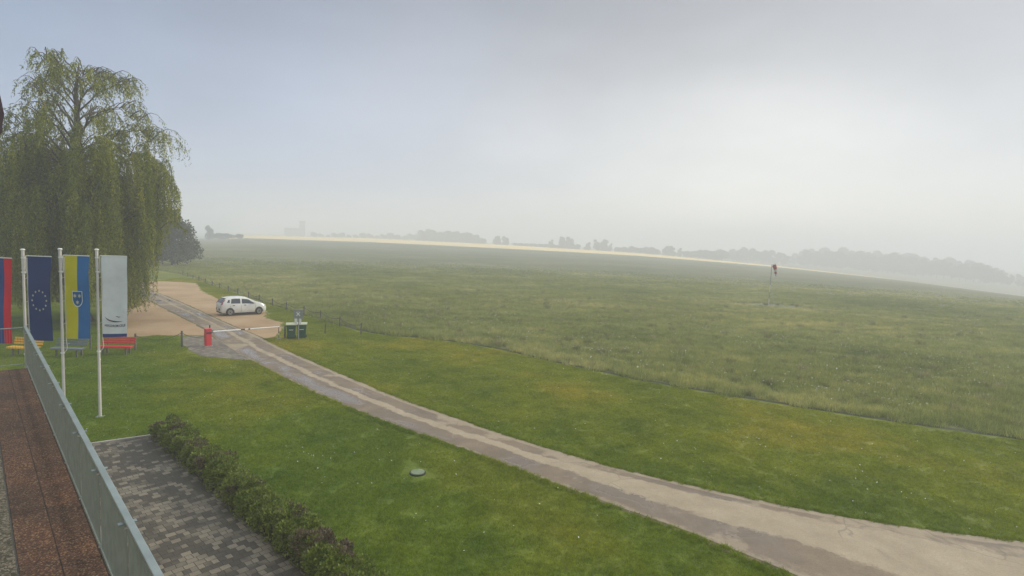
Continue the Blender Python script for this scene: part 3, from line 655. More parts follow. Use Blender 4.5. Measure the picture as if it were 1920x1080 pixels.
f2 = flag(2, 'half yellow, half blue vertical flag with a blue shield of three stars', [(0, 0.51, 'c_yellow'), (0.51, 1.0, 'c_blue')])
flag_shape(f2, 'shield_border', shield(0.49, 1.50, 0.215, 0.285), 2, M['c_pure'], 0.018); flag_shape(f2, 'shield_field', shield(0.49, 1.495, 0.185, 0.252), 2, M['c_blue'], 0.024)
for cx, cy in ((0.395, 1.385), (0.585, 1.385), (0.49, 1.61)): flag_shape(f2, 'star', star(cx, cy, 0.085, 6, 0.45), 2, M['c_star'], 0.030)
f3 = flag(3, 'pale grey flag with a gliding bird emblem, lettering and a navy foot', [(0, 1.0, 0, 2.78, 'c_white'), (0, 1.0, 2.78, 2.90, 'c_mid')], H=2.90)
def arcpoly(pts, wd):
    up = [(x, y - 0.20 - w_) for (x, y), w_ in zip(pts, wd)]; dn = [(x, y - 0.20 + w_) for (x, y), w_ in zip(pts, wd)]; return up + dn[::-1]
flag_shape(f3, 'emblem_wing', arcpoly([(0.10, 2.36), (0.17, 2.43), (0.26, 2.485), (0.38, 2.52), (0.52, 2.54), (0.68, 2.54), (0.78, 2.525)], [0.004, 0.016, 0.022, 0.026, 0.022, 0.012, 0.003]), 3, M['c_ink'], 0.015)
flag_shape(f3, 'emblem_bird', arcpoly([(0.52, 2.335), (0.58, 2.36), (0.64, 2.375), (0.71, 2.37)], [0.003, 0.013, 0.014, 0.003]), 3, M['c_ink'], 0.015)
flag_shape(f3, 'emblem_body', arcpoly([(0.26, 2.50), (0.33, 2.525), (0.41, 2.53)], [0.004, 0.016, 0.005]), 3, M['c_orange'], 0.020)
tcu = bpy.data.curves.new('lettering', 'FONT'); tcu.body = 'AERODROM CELJE'; tcu.size = 0.115; tcu.align_x = 'CENTER'; tcu.offset = 0.002
to = bpy.data.objects.new('lettering_source', tcu); C.objects.link(to); bpy.context.view_layer.update()
tme = bpy.data.meshes.new_from_object(to.evaluated_get(bpy.context.evaluated_depsgraph_get())); bpy.data.objects.remove(to)
xs = [v.co.x for v in tme.vertices]; sx = 0.80 / (max(xs) - min(xs))
for v in tme.vertices:
    x = 0.49 + (v.co.x) * sx; y = 2.50 - v.co.y - 0.03 * math.sin((x - 0.1) / 0.8 * PI) * -1 ; x *= W_F; v.co = (x, wave(x, y, 3) - 0.016, -y)
tme.materials.clear(); link('lettering', tme, M['c_ink'], f3)
mb = MB(); bm_ = bmesh.new(); bmesh.ops.create_icosphere(bm_, subdivisions=2, radius=0.055); bb = G(187, 676)
me = bpy.data.meshes.new('ball'); bm_.to_mesh(me); bm_.free(); o = link('ball', me, M['white_plain'], None, True); o.location = (bb.x, bb.y, 0.06); tag(o, 'small white ball lying on the lawn before the red bench', 'ball')

# ------------------------------------------------------------------ benches
def bench(px0, px1, pyb, m, label, rz):
    a = G(px0, pyb + (px0 - px0)); c = G(px1, pyb); ln = (c - a).length; mid = (a + c) / 2
    root = empty('park_bench', (mid.x, mid.y, 0.012), rz); tag(root, label, 'bench', 'slatted benches under the willow')
    for zc, yy, tilt in ((0.84, 0.20, 0.1), (0.71, 0.17, 0.1), (0.58, 0.14, 0.1)):
        mb = MB(); mb.box((0, yy, zc), (ln, 0.03, 0.095), bev=0.006); mb.build('back_slat', m, root)
    for yy in (-0.26, -0.13, 0.0): 
        mb = MB(); mb.box((0, yy, 0.45), (ln, 0.105, 0.03), bev=0.006); mb.build('seat_slat', m, root)
    mb = MB(); mb.box((0, -0.318, 0.41), (ln, 0.028, 0.07), bev=0.006); mb.build('front_rail', m, root)
    for sx_ in (-1, 1):
        x = sx_ * (ln / 2 - 0.28); mb = MB()
        mb.box((x, -0.24, 0.215), (0.07, 0.07, 0.43)); mb.box((x, 0.10, 0.215), (0.07, 0.07, 0.43)); mb.box((x, -0.07, 0.415), (0.06, 0.42, 0.035))
        mb.tube([(x, 0.12, 0.42), (x, 0.225, 0.88)], 0.022, 6); mb.build('leg', M['post_wood'], root)
    return root
bench(18, 81, 666, M['bench_yellow'], 'yellow slatted park bench nearest the left edge', R(-1)); bench(99, 164, 668, M['bench_grey'], 'grey slatted park bench behind the yellow and blue flag', R(2)); bench(187, 253, 664, M['bench_red'], 'bright red slatted park bench behind the pale grey flag', R(6))

# ------------------------------------------------------------------ fence posts with chains
def post_at(px, pyb, pyt, label, group, rad=0.055):
    p = G(px, pyb); z = ztop(p, pyt); o = empty('fence_post', (p.x, p.y, 0.0)); tag(o, label, 'post', group)
    mb = MB(); mb.tube([(0, 0, -0.05), (0, 0, z * 0.5), (0.01, 0, z)], [rad, rad * 0.96, rad * 0.9], 8); mb.build('shaft', M['post_wood'], o, True)
    mb = MB(); mb.tube([(0.01, 0, z), (0.01, 0, z + 0.02)], [rad * 1.1, rad * 0.7], 8); mb.build('post_cap', M['dark_metal'], o, True)
    return p, z
row = [(677, 627, 606), (637, 613, 594), (601, 599, 583), (570, 590, 574), (537, 582, 567), (511, 573, 560), (486, 565, 553), (466, 558, 547), (446, 552, 541), (428, 546, 536), (412, 541, 531), (398, 536, 527), (385, 531, 522), (373, 527, 518), (362, 523, 515), (352, 519, 511), (343, 516, 508)]
words = ['nearest post of the meadow fence, standing alone furthest right', 'second post of the meadow fence counted from the right', 'third post of the meadow fence counted from the right', 'fourth meadow fence post, just right of the sign board', 'fifth meadow fence post, just left of the sign board', 'sixth meadow fence post, between the car and the sign', 'seventh meadow fence post, right in front of the car bonnet', 'eighth meadow fence post, behind the car bonnet']
prev = None
for i, (px, pb, pt) in enumerate(row):
    l = words[i] if i < len(words) else 'thin weathered post receding along the misty meadow edge left of the car'
    p, z = post_at(px, pb, pt, l, 'posts of the meadow fence')
    if prev:
        a, za = prev; mb = MB(); pts = []
        for k in range(9):
            f = k / 8; q = a.lerp(p, f); pts.append((q.x, q.y, za * 0.88 * (1 - f) + z * 0.88 * f - 0.22 * 4 * f * (1 - f)))
        mb.tube(pts, 0.020, 5)
        chl = ('sagging chain between the %s and %s posts of the meadow fence from the right' % (['first', 'second', 'third', 'fourth', 'fifth', 'sixth', 'seventh', 'eighth'][i - 1], ['first', 'second', 'third', 'fourth', 'fifth', 'sixth', 'seventh', 'eighth'][i])) if i < 8 else 'sagging chain between distant misty posts left of the car'
        tag(mb.build('chain', M['chain']), chl, 'chain', 'chains of the meadow fence')
    prev = (p, z)
q1 = post_at(610, 626, 607, 'short grey post standing on the lawn right of the bins', 'short posts beside the track', 0.05)
q2 = post_at(534, 634, 611, 'pale post between the boom end and the green bins', 'short posts beside the track', 0.06)
q3 = post_at(341, 651, 621, 'dark post on the left corner of the cobbled pad', 'short posts beside the track', 0.06)
q4 = post_at(254, 657, 626, 'dark post at the right end of the red bench', 'short posts beside the track', 0.055)
q5 = post_at(170, 655, 628, 'thin grey post between the grey and the red bench', 'short posts beside the track', 0.045)
def wire(a, b, n, label, sag=0.25):
    (p, za), (q, zb) = a, b; mb = MB(); pts = []
    for k in range(13):
        f = k / 12; r = p.lerp(q, f); pts.append((r.x, r.y, (za * (1 - f) + zb * f) * 0.9 - sag * 4 * f * (1 - f)))
    mb.tube(pts, 0.014, 5); tag(mb.build('chain', M['chain']), label, 'chain')
wire(q4, q3, 1, 'long low chain from the red bench to the cobbled pad', 0.32)
bc = G(390, 650); wire(q3, (Vector((bc.x, bc.y, 0)), 0.82), 1, 'short chain between the dark post and the red barrier cabinet', 0.22)

# ------------------------------------------------------------------ barrier
hb_ = ztop(bc, 617); end = CAM + ray(523, 613.5) * 1.0
k_ = 36.2; e3 = CAM + ray(523, 613.5) * k_
ang = math.atan2(e3.y - bc.y, e3.x - bc.x); bl = math.hypot(e3.y - bc.y, e3.x - bc.x)
br_ = empty('road_barrier', (bc.x, bc.y, 0.028), 0); br_.rotation_euler = (0, 0, ang); tag(br_, 'red barrier cabinet with a lowered white boom across the track', 'barrier')
mb = MB(); mb.box((0, 0, hb_ / 2 - 0.01), (0.32, 0.32, hb_ - 0.06), bev=0.02); mb.build('cabinet', M['red_paint'], br_)
mb = MB(); mb.box((0, 0, 0.02), (0.42, 0.40, 0.04)); mb.build('plinth', M['concrete'], br_)
mb = MB(); mb.box((0, 0, hb_ - 0.02), (0.35, 0.35, 0.035), bev=0.01); mb.build('cabinet_top', M['red_paint'], br_)
mb = MB(); mb.box((0.0, -0.166, hb_ - 0.24), (0.30, 0.012, 0.10)); mb.build('slot', M['dark_metal'], br_)
mb = MB(); mb.box((0.19, -0.02, hb_ - 0.20), (0.16, 0.09, 0.13), bev=0.01); mb.build('boom_clamp', M['dark_metal'], br_)
mb = MB(); mb.tube([(0.15, 0.12, hb_), (0.15, 0.12, hb_ + 0.10)], 0.03, 8); mb.tube([(0.15, 0.12, hb_ + 0.09), (0.15, 0.12, hb_ + 0.17)], 0.045, 8); mb.build('warning_lamp', M['dark_metal'], br_)
zE = e3.z
z0 = hb_ - 0.20
mb = MB()
def boompt(f): return (0.10 + (bl - 0.10) * f, -0.03, z0 + (zE - z0) * f)
mb.tube([boompt(0), boompt(0.42)], 0.040, 8); mb.tube([boompt(0.48), boompt(1)], 0.037, 8); mb.build('boom', M['white_plain'], br_, True)
mb = MB(); mb.tube([boompt(0.42), boompt(0.48)], 0.046, 8); mb.tube([boompt(0.53), boompt(0.555)], 0.043, 8); mb.build('boom_joint', M['dark_metal'], br_)
mb = MB(); mb.tube([boompt(0.992), (bl - 0.03, -0.03, zE - 0.42)], 0.018, 6); mb.build('support_leg', M['dark_metal'], br_)
mb = MB(); mb.tube([(bl - 0.03, -0.03, zE - 0.42), (bl - 0.03, -0.03, zE - 0.50)], 0.035, 8); mb.build('support_foot', M['white_plain'], br_)
bs = G(523, 646)
tpo = empty('rest_post', (e3.x, e3.y, 0.0)); tag(tpo, 'thin post standing under the hanging end of the boom', 'post')
mb = MB(); mb.tube([(0.0, 0.0, 0), (0.0, 0, zE - 0.56)], 0.022, 6); mb.build('shaft', M['post_wood'], tpo); mb = MB(); mb.box((0, 0, 0.02), (0.30, 0.22, 0.05)); mb.build('foot', M['concrete'], tpo)

# ------------------------------------------------------------------ bins and sign
b0 = G(546, 635); b1 = G(566, 634)
hbz = ztop(b0, 607)
def wheelie(p, label, rz, lidm):
    root = empty('wheelie_bin', (p.x, p.y, 0.012), rz); tag(root, label, 'bin', 'green wheelie bins by the track')
    h = hbz - 0.06; w_, d_ = 0.56, 0.62
    vs = [(-w_ / 2 * .84, -d_ / 2 * .8, 0.05), (w_ / 2 * .84, -d_ / 2 * .8, 0.05), (w_ / 2 * .84, d_ / 2 * .7, 0.05), (-w_ / 2 * .84, d_ / 2 * .7, 0.05), (-w_ / 2, -d_ / 2, h), (w_ / 2, -d_ / 2, h), (w_ / 2, d_ / 2, h), (-w_ / 2, d_ / 2, h)]
    mb = MB(); mb.add(vs, [(0, 3, 2, 1), (4, 5, 6, 7), (0, 1, 5, 4), (1, 2, 6, 5), (2, 3, 7, 6), (3, 0, 4, 7)]); mb.box((0, 0, h - 0.05), (w_ + 0.05, d_ + 0.05, 0.07), bev=0.01); mb.build('tub', M['bin_green'], root)
    mb = MB()
    prof = [(-d_ / 2 - 0.05, h + 0.005), (-d_ / 2 - 0.03, h + 0.045), (0, h + 0.085), (d_ / 2 - 0.05, h + 0.095), (d_ / 2 + 0.04, h + 0.06), (d_ / 2 + 0.04, h)]
    n = len(prof); vv = [(-w_ / 2 - 0.04, y, z) for y, z in prof] + [(w_ / 2 + 0.04, y, z) for y, z in prof]
    mb.add(vv, [tuple(range(n)), tuple(range(n, 2 * n))[::-1]] + [(i, n + i, n + (i + 1) % n, (i + 1) % n) for i in range(n)]); mb.build('lid', lidm, root)
    mb = MB(); mb.tube([(-w_ / 2 + 0.08, d_ / 2 + 0.08, h), (w_ / 2 - 0.08, d_ / 2 + 0.08, h)], 0.018, 6); mb.build('handle', M['bin_green'], root)
    mb = MB(); mb.box((0, -d_ / 2 * 0.93 - 0.006, h * 0.66), (0.26, 0.014, 0.035)); mb.build('sticker', M['white_plain'], root)
    for sx_ in (-1, 1):
        mb = MB(); mb.tube([(sx_ * (w_ / 2 - 0.05), d_ / 2 - 0.08, 0.10), (sx_ * (w_ / 2 + 0.0), d_ / 2 - 0.08, 0.10)], 0.10, 14); mb.build('wheel', M['bin_wheel'], root)
wheelie(b0, 'dark green wheelie bin with a pale lid, left of the sign post', R(20), M['bin_lid']); wheelie(b1, 'dark green wheelie bin with its label plate, right of the sign post', R(18), M['bin_lid'])
sp_ = G(559.5, 638); hs = ztop(sp_, 580)
sg = empty('sign_post', (sp_.x, sp_.y, 0.0), R(14)); tag(sg, 'grey square sign with a white crossed symbol on a post before the bins', 'sign')
mb = MB(); mb.tube([(0, 0, 0), (0, 0, hs - 0.05)], 0.032, 8); mb.build('post', M['grey_metal'], sg, True)
px2m = (sp_ - CAM).dot(f_) / F
mb = MB(); mb.box((-0.02, -0.045, hs - 9 * px2m), (17 * px2m, 0.02, 17 * px2m), bev=0.004); mb.build('board', M['panel_grey'], sg)
mb = MB()
for a_ in (0.7, -0.7):
    c_ = Vector((-0.02, -0.060, hs - 8.5 * px2m)); dx = Vector((math.sin(a_), 0, math.cos(a_))) * 4.6 * px2m; mb.tube([c_ - dx, c_ + dx], 0.030, 6)
mb.tube([(-0.02, -0.060, hs - 3.6 * px2m), (-0.02, -0.060, hs - 3.2 * px2m)], 0.05, 8)
o = mb.build('symbol', M['white_plain'], sg)
for v in o.data.vertices: v.co.y = -0.060 + (v.co.y + 0.060) * 0.15
for cx in (-4.6, 3.2):
    mb = MB(); mb.box((cx * px2m, -0.05, hs - 23 * px2m), ((4.6 if cx < 0 else 3.2) * px2m, 0.03, 11.5 * px2m), bev=0.004); mb.build('notice', M['white_plain'], sg)
mb = MB(); mb.box((-0.02, -0.035, hs - 23 * px2m), (12 * px2m, 0.012, 0.03)); mb.build('crossbar', M['grey_metal'], sg)

# manhole
mh = G(783, 888); o = empty('manhole_cover', (mh.x, mh.y, 0.012)); tag(o, 'round pale green manhole cover set in the near lawn', 'manhole cover')
m_mh = simple('mossy_concrete', (0.17, 0.21, 0.13), 0.85, 0.2, 8, 0, 0.004); m_rim = simple('dark_rim', (0.03, 0.03, 0.022), 0.9, 0.2, 8)
mb = MB(); mb.tube([(0, 0, 0), (0, 0, 0.035)], [0.245, 0.235], 28); mb.build('rim', m_rim, o); mb = MB(); mb.tube([(0, 0, 0.03), (0, 0, 0.050), (0, 0, 0.056)], [0.205, 0.205, 0.19], 28); mb.build('lid', m_mh, o)

# ------------------------------------------------------------------ car
m, t, b = mat('white_car_paint'); b.inputs['Base Color'].default_value = (0.72, 0.72, 0.68, 1); b.inputs['Roughness'].default_value = 0.28; b.inputs['Coat Weight'].default_value = 0.5
n = pos_noise(t, 2.2, 4, 0.6); r = ramp(t, [(0.3, (0.66, 0.65, 0.60)), (0.7, (0.76, 0.76, 0.72))]); t.links.new(n.outputs['Fac'], r.inputs[0]); t.links.new(r.outputs[0], b.inputs['Base Color']); M['car'] = m
M['car_glass'] = simple('car_glass', (0.035, 0.045, 0.055), 0.08, 0.1, 2); M['rubber'] = simple('tyre_rubber', (0.02, 0.02, 0.021), 0.8, 0.15, 8); M['rim'] = simple('wheel_rim', (0.30, 0.29, 0.27), 0.4, 0.15, 8, 0.5)
M['trim'] = simple('black_trim', (0.022, 0.022, 0.024), 0.55, 0.1, 6); M['tail'] = simple('tail_lamp', (0.35, 0.05, 0.09), 0.2, 0.1, 5); M['head'] = simple('head_lamp', (0.55, 0.56, 0.55), 0.12, 0.1, 5)
cr0 = G(430, 593); HD = R(43); car = empty('parked_car', (0, 0, 0.016)); tag(car, 'white five-door hatchback parked on the sandy gravel', 'car')
car.rotation_euler = (0, 0, HD); car.scale = (0.88, 0.92, 0.99); off = Vector((math.cos(HD) * -1.255 - math.sin(HD) * -0.80, math.sin(HD) * -1.255 + math.cos(HD) * -0.80, 0)) * 0.93; car.location = Vector((cr0.x, cr0.y, 0.016)) - off
XT = [-2.03, -2.00, -1.93, -1.75, -1.52, -1.2, -0.7, -0.2, 0.25, 0.65, 1.0, 1.25, 1.5, 1.75, 1.92, 2.02]
ZT = [0.72, 0.92, 1.02, 1.24, 1.42, 1.475, 1.50, 1.49, 1.43, 1.28, 1.12, 1.02, 0.96, 0.87, 0.76, 0.62]
def ztp(x): return float(np.interp(x, XT, ZT))
def zbelt(x): return min(float(np.interp(x, [-2.03, -1.9, -0.5, 1.1, 1.6, 2.02], [0.70, 1.00, 0.955, 0.90, 0.83, 0.58])), ztp(x) - 0.02)
def hw(x): return float(np.interp(x, [-2.03, -1.95, -1.6, -0.8, 0.8, 1.4, 1.8, 1.95, 2.03], [0.62, 0.74, 0.82, 0.845, 0.845, 0.83, 0.74, 0.62, 0.45]))
def zlo(x): return float(np.interp(x, [-2.03, -1.8, -1.5, 1.5, 1.85, 2.03], [0.34, 0.24, 0.19, 0.19, 0.22, 0.30]))
def rw(x): return float(np.interp(x, [-2.03, -1.9, -1.5, 0.2, 0.9, 1.2, 2.03], [0.60, 0.66, 0.60, 0.60, 0.66, 0.72, 0.40])) 
def sect(x):
    zb, zt_, h = zbelt(x), ztp(x), hw(x); zl = zlo(x); cabin = max(0.0, min(1.0, (zt_ - zb) / 0.45)); top = h * 0.93 * (1 - cabin) + rw(x) * cabin
    return [(h * 0.90, zl), (h * 0.985, zl + 0.08), (h, zl * 0.5 + zb * 0.5), (h * 0.985, zb - 0.10 * min(1, (zb - zl))), (h * 0.955, zb), (top + (h * 0.955 - top) * 0.45, zb + (zt_ - zb) * 0.52), (top, zb + (zt_ - zb) * 0.88), (top * 0.88, zb + (zt_ - zb) * 0.97), (top * 0.5, zt_), (0.0, zt_ + 0.012)]
st = np.unique(np.concatenate([np.linspace(-2.03, 2.02, 61), XT]))
vs = []; fs = []; K = None
for x in st:
    s1 = sect(x); full = [(x, -y, z) for y, z in s1] + [(x, y, z) for y, z in s1[-2::-1]]; K = len(full); vs += full
for i in range(len(st) - 1):
    for k in range(K - 1): fs.append((i * K + k, i * K + k + 1, (i + 1) * K + k + 1, (i + 1) * K + k))
    fs.append((i * K + K - 1, i * K, (i + 1) * K, (i + 1) * K + K - 1))
fs.append(tuple(range(K))[::-1]); fs.append(tuple((len(st) - 1) * K + k for k in range(K)))
mb = MB(); mb.add(vs, fs); body = mb.build('body', M['car'], car, True)
bm = bmesh.new(); bm.from_mesh(body.data); bmesh.ops.recalc_face_normals(bm, faces=bm.faces); bm.to_mesh(body.data); bm.free()
def side_pt(x, f, side, off=0.010):
    """f 0 at the belt, 1 at the roof rail"""
    zb, zt_, h = zbelt(x), ztp(x), hw(x); cabin = max(0.0, min(1.0, (zt_ - zb) / 0.45)); top = h * 0.93 * (1 - cabin) + rw(x) * cabin
    zz = zb + (zt_ - zb) * 0.88 * f; yy = np.interp(f, [0, 0.59, 1], [h * 0.955, top + (h * 0.955 - top) * 0.45, top]); return (x, side * (yy + off), zz)
def side_panel(name, bot, top, side, m, parent, off=0.010, n=8):
    vs = []; fs = []
    for i in range(n + 1):
        for j in range(4):
            a = i / n; xb = bot[0] + (bot[1] - bot[0]) * a; xt = top[0] + (top[1] - top[0]) * a; ff = bot[2] + (top[2] - bot[2]) * j / 3; x = xb + (xt - xb) * j / 3; vs.append(side_pt(x, ff, side, off))
    for i in range(n):
        for j in range(3): q = i * 4 + j; fs.append((q, q + 4, q + 5, q + 1) if side < 0 else (q, q + 1, q + 5, q + 4))
    mb = MB(); mb.add(vs, fs); return mb.build(name, m, parent, True)
for sd_ in (-1, 1):
    side_panel('side_window', (-1.18, -0.38, 0.06), (-1.10, -0.36, 0.86), sd_, M['car_glass'], car); side_panel('side_window', (-0.24, 1.02, 0.06), (-0.22, 0.42, 0.84), sd_, M['car_glass'], car)
    side_panel('quarter_window', (-1.50, -1.28, 0.20), (-1.38, -1.24, 0.74), sd_, M['car_glass'], car, n=3)
    for xh in (-0.95, 0.02): mb = MB(); mb.box((xh, sd_ * 0.852, 0.845), (0.19, 0.03, 0.045), bev=0.008); mb.build('door_handle', M['trim'], car)
    for xs_ in (-1.22, -0.31, 0.95): mb = MB(); mb.box((xs_, sd_ * 0.8445, 0.58), (0.012, 0.006, 0.52)); mb.build('door_gap', M['trim'], car)
    mb = MB(); mb.box((0.83, sd_ * 0.93, 1.00), (0.13, 0.17, 0.13), bev=0.03); mb.build('wing_mirror', M['car'], car)
    mb = MB(); mb.box((-0.02, sd_ * 0.80, 0.20), (1.9, 0.10, 0.07)); mb.build('sill', M['trim'], car)
    for xw in (-1.255, 1.255):
        y0 = hw(xw) + 0.006
        mb = MB(); pts = [(xw + 0.365 * math.cos(a), sd_ * y0, 0.30 + 0.365 * math.sin(a)) for a in np.linspace(-0.15, PI + 0.15, 24)]
        mb.add(pts, [tuple(range(24)) if sd_ > 0 else tuple(range(24))[::-1]]); mb.build('wheel_arch', M['trim'], car)
        wh = empty('wheel', (xw, sd_ * (y0 - 0.08), 0.30)); wh.parent = car
        mb = MB(); mb.tube([(0, -0.09, 0), (0, -0.075, 0), (0, 0.075, 0), (0, 0.09, 0)], [0.275, 0.30, 0.30, 0.275], 28); mb.build('tyre', M['rubber'], wh, True)
        mb = MB(); mb.tube([(0, sd_ * 0.05, 0), (0, sd_ * 0.094, 0)], [0.205, 0.195], 24); mb.build('rim', M['rim'], wh, True)
        mb = MB(); mb.tube([(0, sd_ * 0.090, 0), (0, sd_ * 0.10, 0)], 0.06, 12)
        for q in range(10):
            a = 2 * PI * q / 10; mb.tube([(0.13 * math.cos(a), sd_ * 0.093, 0.13 * math.sin(a)), (0.13 * math.cos(a), sd_ * 0.0965, 0.13 * math.sin(a))], 0.024, 6)
        mb.build('hub_cap', M['trim'], wh)
def top_panel(name, x0_, x1_, wf0, wf1, m, off=0.012, n=6, k=8):
    vs = []; fs = []
    for i in range(n + 1):
        x = x0_ + (x1_ - x0_) * i / n; wf = wf0 + (wf1 - wf0) * i / n; sec = sect(x); ys = [p[0] for p in sec][::-1]; zs = [p[1] for p in sec][::-1]
        sl_ = (ztp(x + 0.02) - ztp(x - 0.02)) / 0.04; nx, nz = -sl_ / math.hypot(sl_, 1), 1 / math.hypot(sl_, 1)
        for j in range(k + 1):
            y = (j / k * 2 - 1) * wf; z = float(np.interp(abs(y), ys, zs)); vs.append((x + nx * off, y, z + nz * off))
    for i in range(n):
        for j in range(k): q = i * (k + 1) + j; fs.append((q, q + k + 1, q + k + 2, q + 1))
    mb = MB(); mb.add(vs, fs); return mb.build(name, m, car, True)
top_panel('rear_window', -1.915, -1.53, 0.60, 0.50, M['car_glass']); top_panel('windscreen', 0.36, 1.16, 0.55, 0.66, M['car_glass'])
mb = MB(); mb.box((-1.56, 0, 1.425), (0.16, 1.05, 0.03), bev=0.01); mb.build('roof_spoiler', M['car'], car)
mb = MB(); mb.box((-2.035, 0, 0.52), (0.05, 1.10, 0.15), bev=0.015); mb.build('bumper_insert', M['trim'], car); mb = MB(); mb.box((-2.065, 0, 0.53), (0.012, 0.50, 0.11)); mb.build('number_plate', M['white_plain'], car)
mb = MB(); mb.box((-1.93, 0, 0.27), (0.14, 1.25, 0.10), bev=0.02); mb.build('lower_bumper', M['trim'], car)
for sd_ in (-1, 1):
    mb = MB(); mb.box((-1.80, sd_ * 0.675, 1.10), (0.17, 0.07, 0.34), bev=0.02); o = mb.build('tail_light', M['tail'], car)
    for v in o.data.vertices: v.co.x += (v.co.z - 1.10) * 0.72; v.co.y -= sd_ * (v.co.z - 1.10) * 0.22
    mb = MB(); mb.box((1.80, sd_ * 0.62, 0.74), (0.26, 0.16, 0.13), bev=0.03); o = mb.build('headlight', M['head'], car)
    for v in o.data.vertices: v.co.z -= (v.co.x - 1.80) * 0.3; v.co.y -= sd_ * (v.co.x - 1.8) * 0.3
mb = MB(); mb.box((2.0, 0, 0.42), (0.05, 0.85, 0.16), bev=0.015); mb.build('grille', M['trim'], car)

# ------------------------------------------------------------------ windsock
wb = G(1441, 573); hz_ = ztop(wb, 496); ws = empty('windsock', (wb.x, wb.y, 0)); tag(ws, 'red and white windsock hanging limp from its mast in the meadow', 'windsock')
M['sock_red'] = cloth('sock_red', (0.42, 0.05, 0.05)); M['sock_white'] = cloth('sock_white', (0.62, 0.58, 0.55)); M['mast_dark'] = simple('mast_dark', (0.10, 0.10, 0.10), 0.6)
segs = 6
for k in range(segs):
    mb = MB(); mb.tube([(0, 0, hz_ * k / segs), (0, 0, hz_ * (k + 1) / segs)], [0.055 - 0.004 * k, 0.055 - 0.004 * (k + 1)], 8); mb.build('mast', M['white_metal'] if k in (0, 2) else M['panel_grey'], ws, True)
mb = MB(); mb.tube([(0, 0, hz_ - 0.02), (0.30, 0, hz_ - 0.02)], 0.02, 6)
for q in range(14): 
    a, c = 2 * PI * q / 14, 2 * PI * (q + 1) / 14; mb.tube([(0.30 + 0.12 * math.cos(a), 0.32 * math.sin(a), hz_ - 0.12 + 0.22 * math.cos(a)), (0.30 + 0.12 * math.cos(c), 0.32 * math.sin(c), hz_ - 0.12 + 0.22 * math.cos(c))], 0.018, 5)
mb.build('ring', M['mast_dark'], ws)
sp3 = [(0.30, hz_ - 0.12, 0.26), (0.42, hz_ - 0.32, 0.22), (0.48, hz_ - 0.60, 0.18), (0.54, hz_ - 0.90, 0.15), (0.60, hz_ - 1.18, 0.13), (0.63, hz_ - 1.45, 0.11)]
for k in range(5):
    a, c = sp3[k], sp3[k + 1]; mb = MB(); mb.tube([(a[0], 0, a[1]), (c[0], 0.02, c[1])], [a[2], c[2]], 10, cap=(k == 4)); mb.build('sock_band', M['sock_red'] if k in (0, 1, 3) else M['sock_white'], ws, True)
mb = MB()
for k in range(3):
    a = 2 * PI * k / 3 + 0.4; mb.tube([(0, 0, hz_ * 0.62), (2.1 * math.cos(a), 2.1 * math.sin(a), 0.05)], 0.012, 4)
mb.build('guy_wire', M['grey_metal'], ws)
m, t, b = mat('worn_circle'); n = pos_noise(t, 0.6, 5, 0.7); r = ramp(t, [(0.35, (0.085, 0.10, 0.030)), (0.65, (0.15, 0.155, 0.065))]); t.links.new(n.outputs['Fac'], r.inputs[0]); t.links.new(r.outputs[0], b.inputs['Base Color']); b.inputs['Roughness'].default_value = 0.9
cpoly = [(wb.x + 3.2 * math.cos(a) * 1.5 + 0.5, wb.y + 2.2 * math.sin(a)) for a in np.linspace(0, 2 * PI, 20, endpoint=False)]
sheet('worn_ground', cpoly, 0.030, m, jitter=0.4)

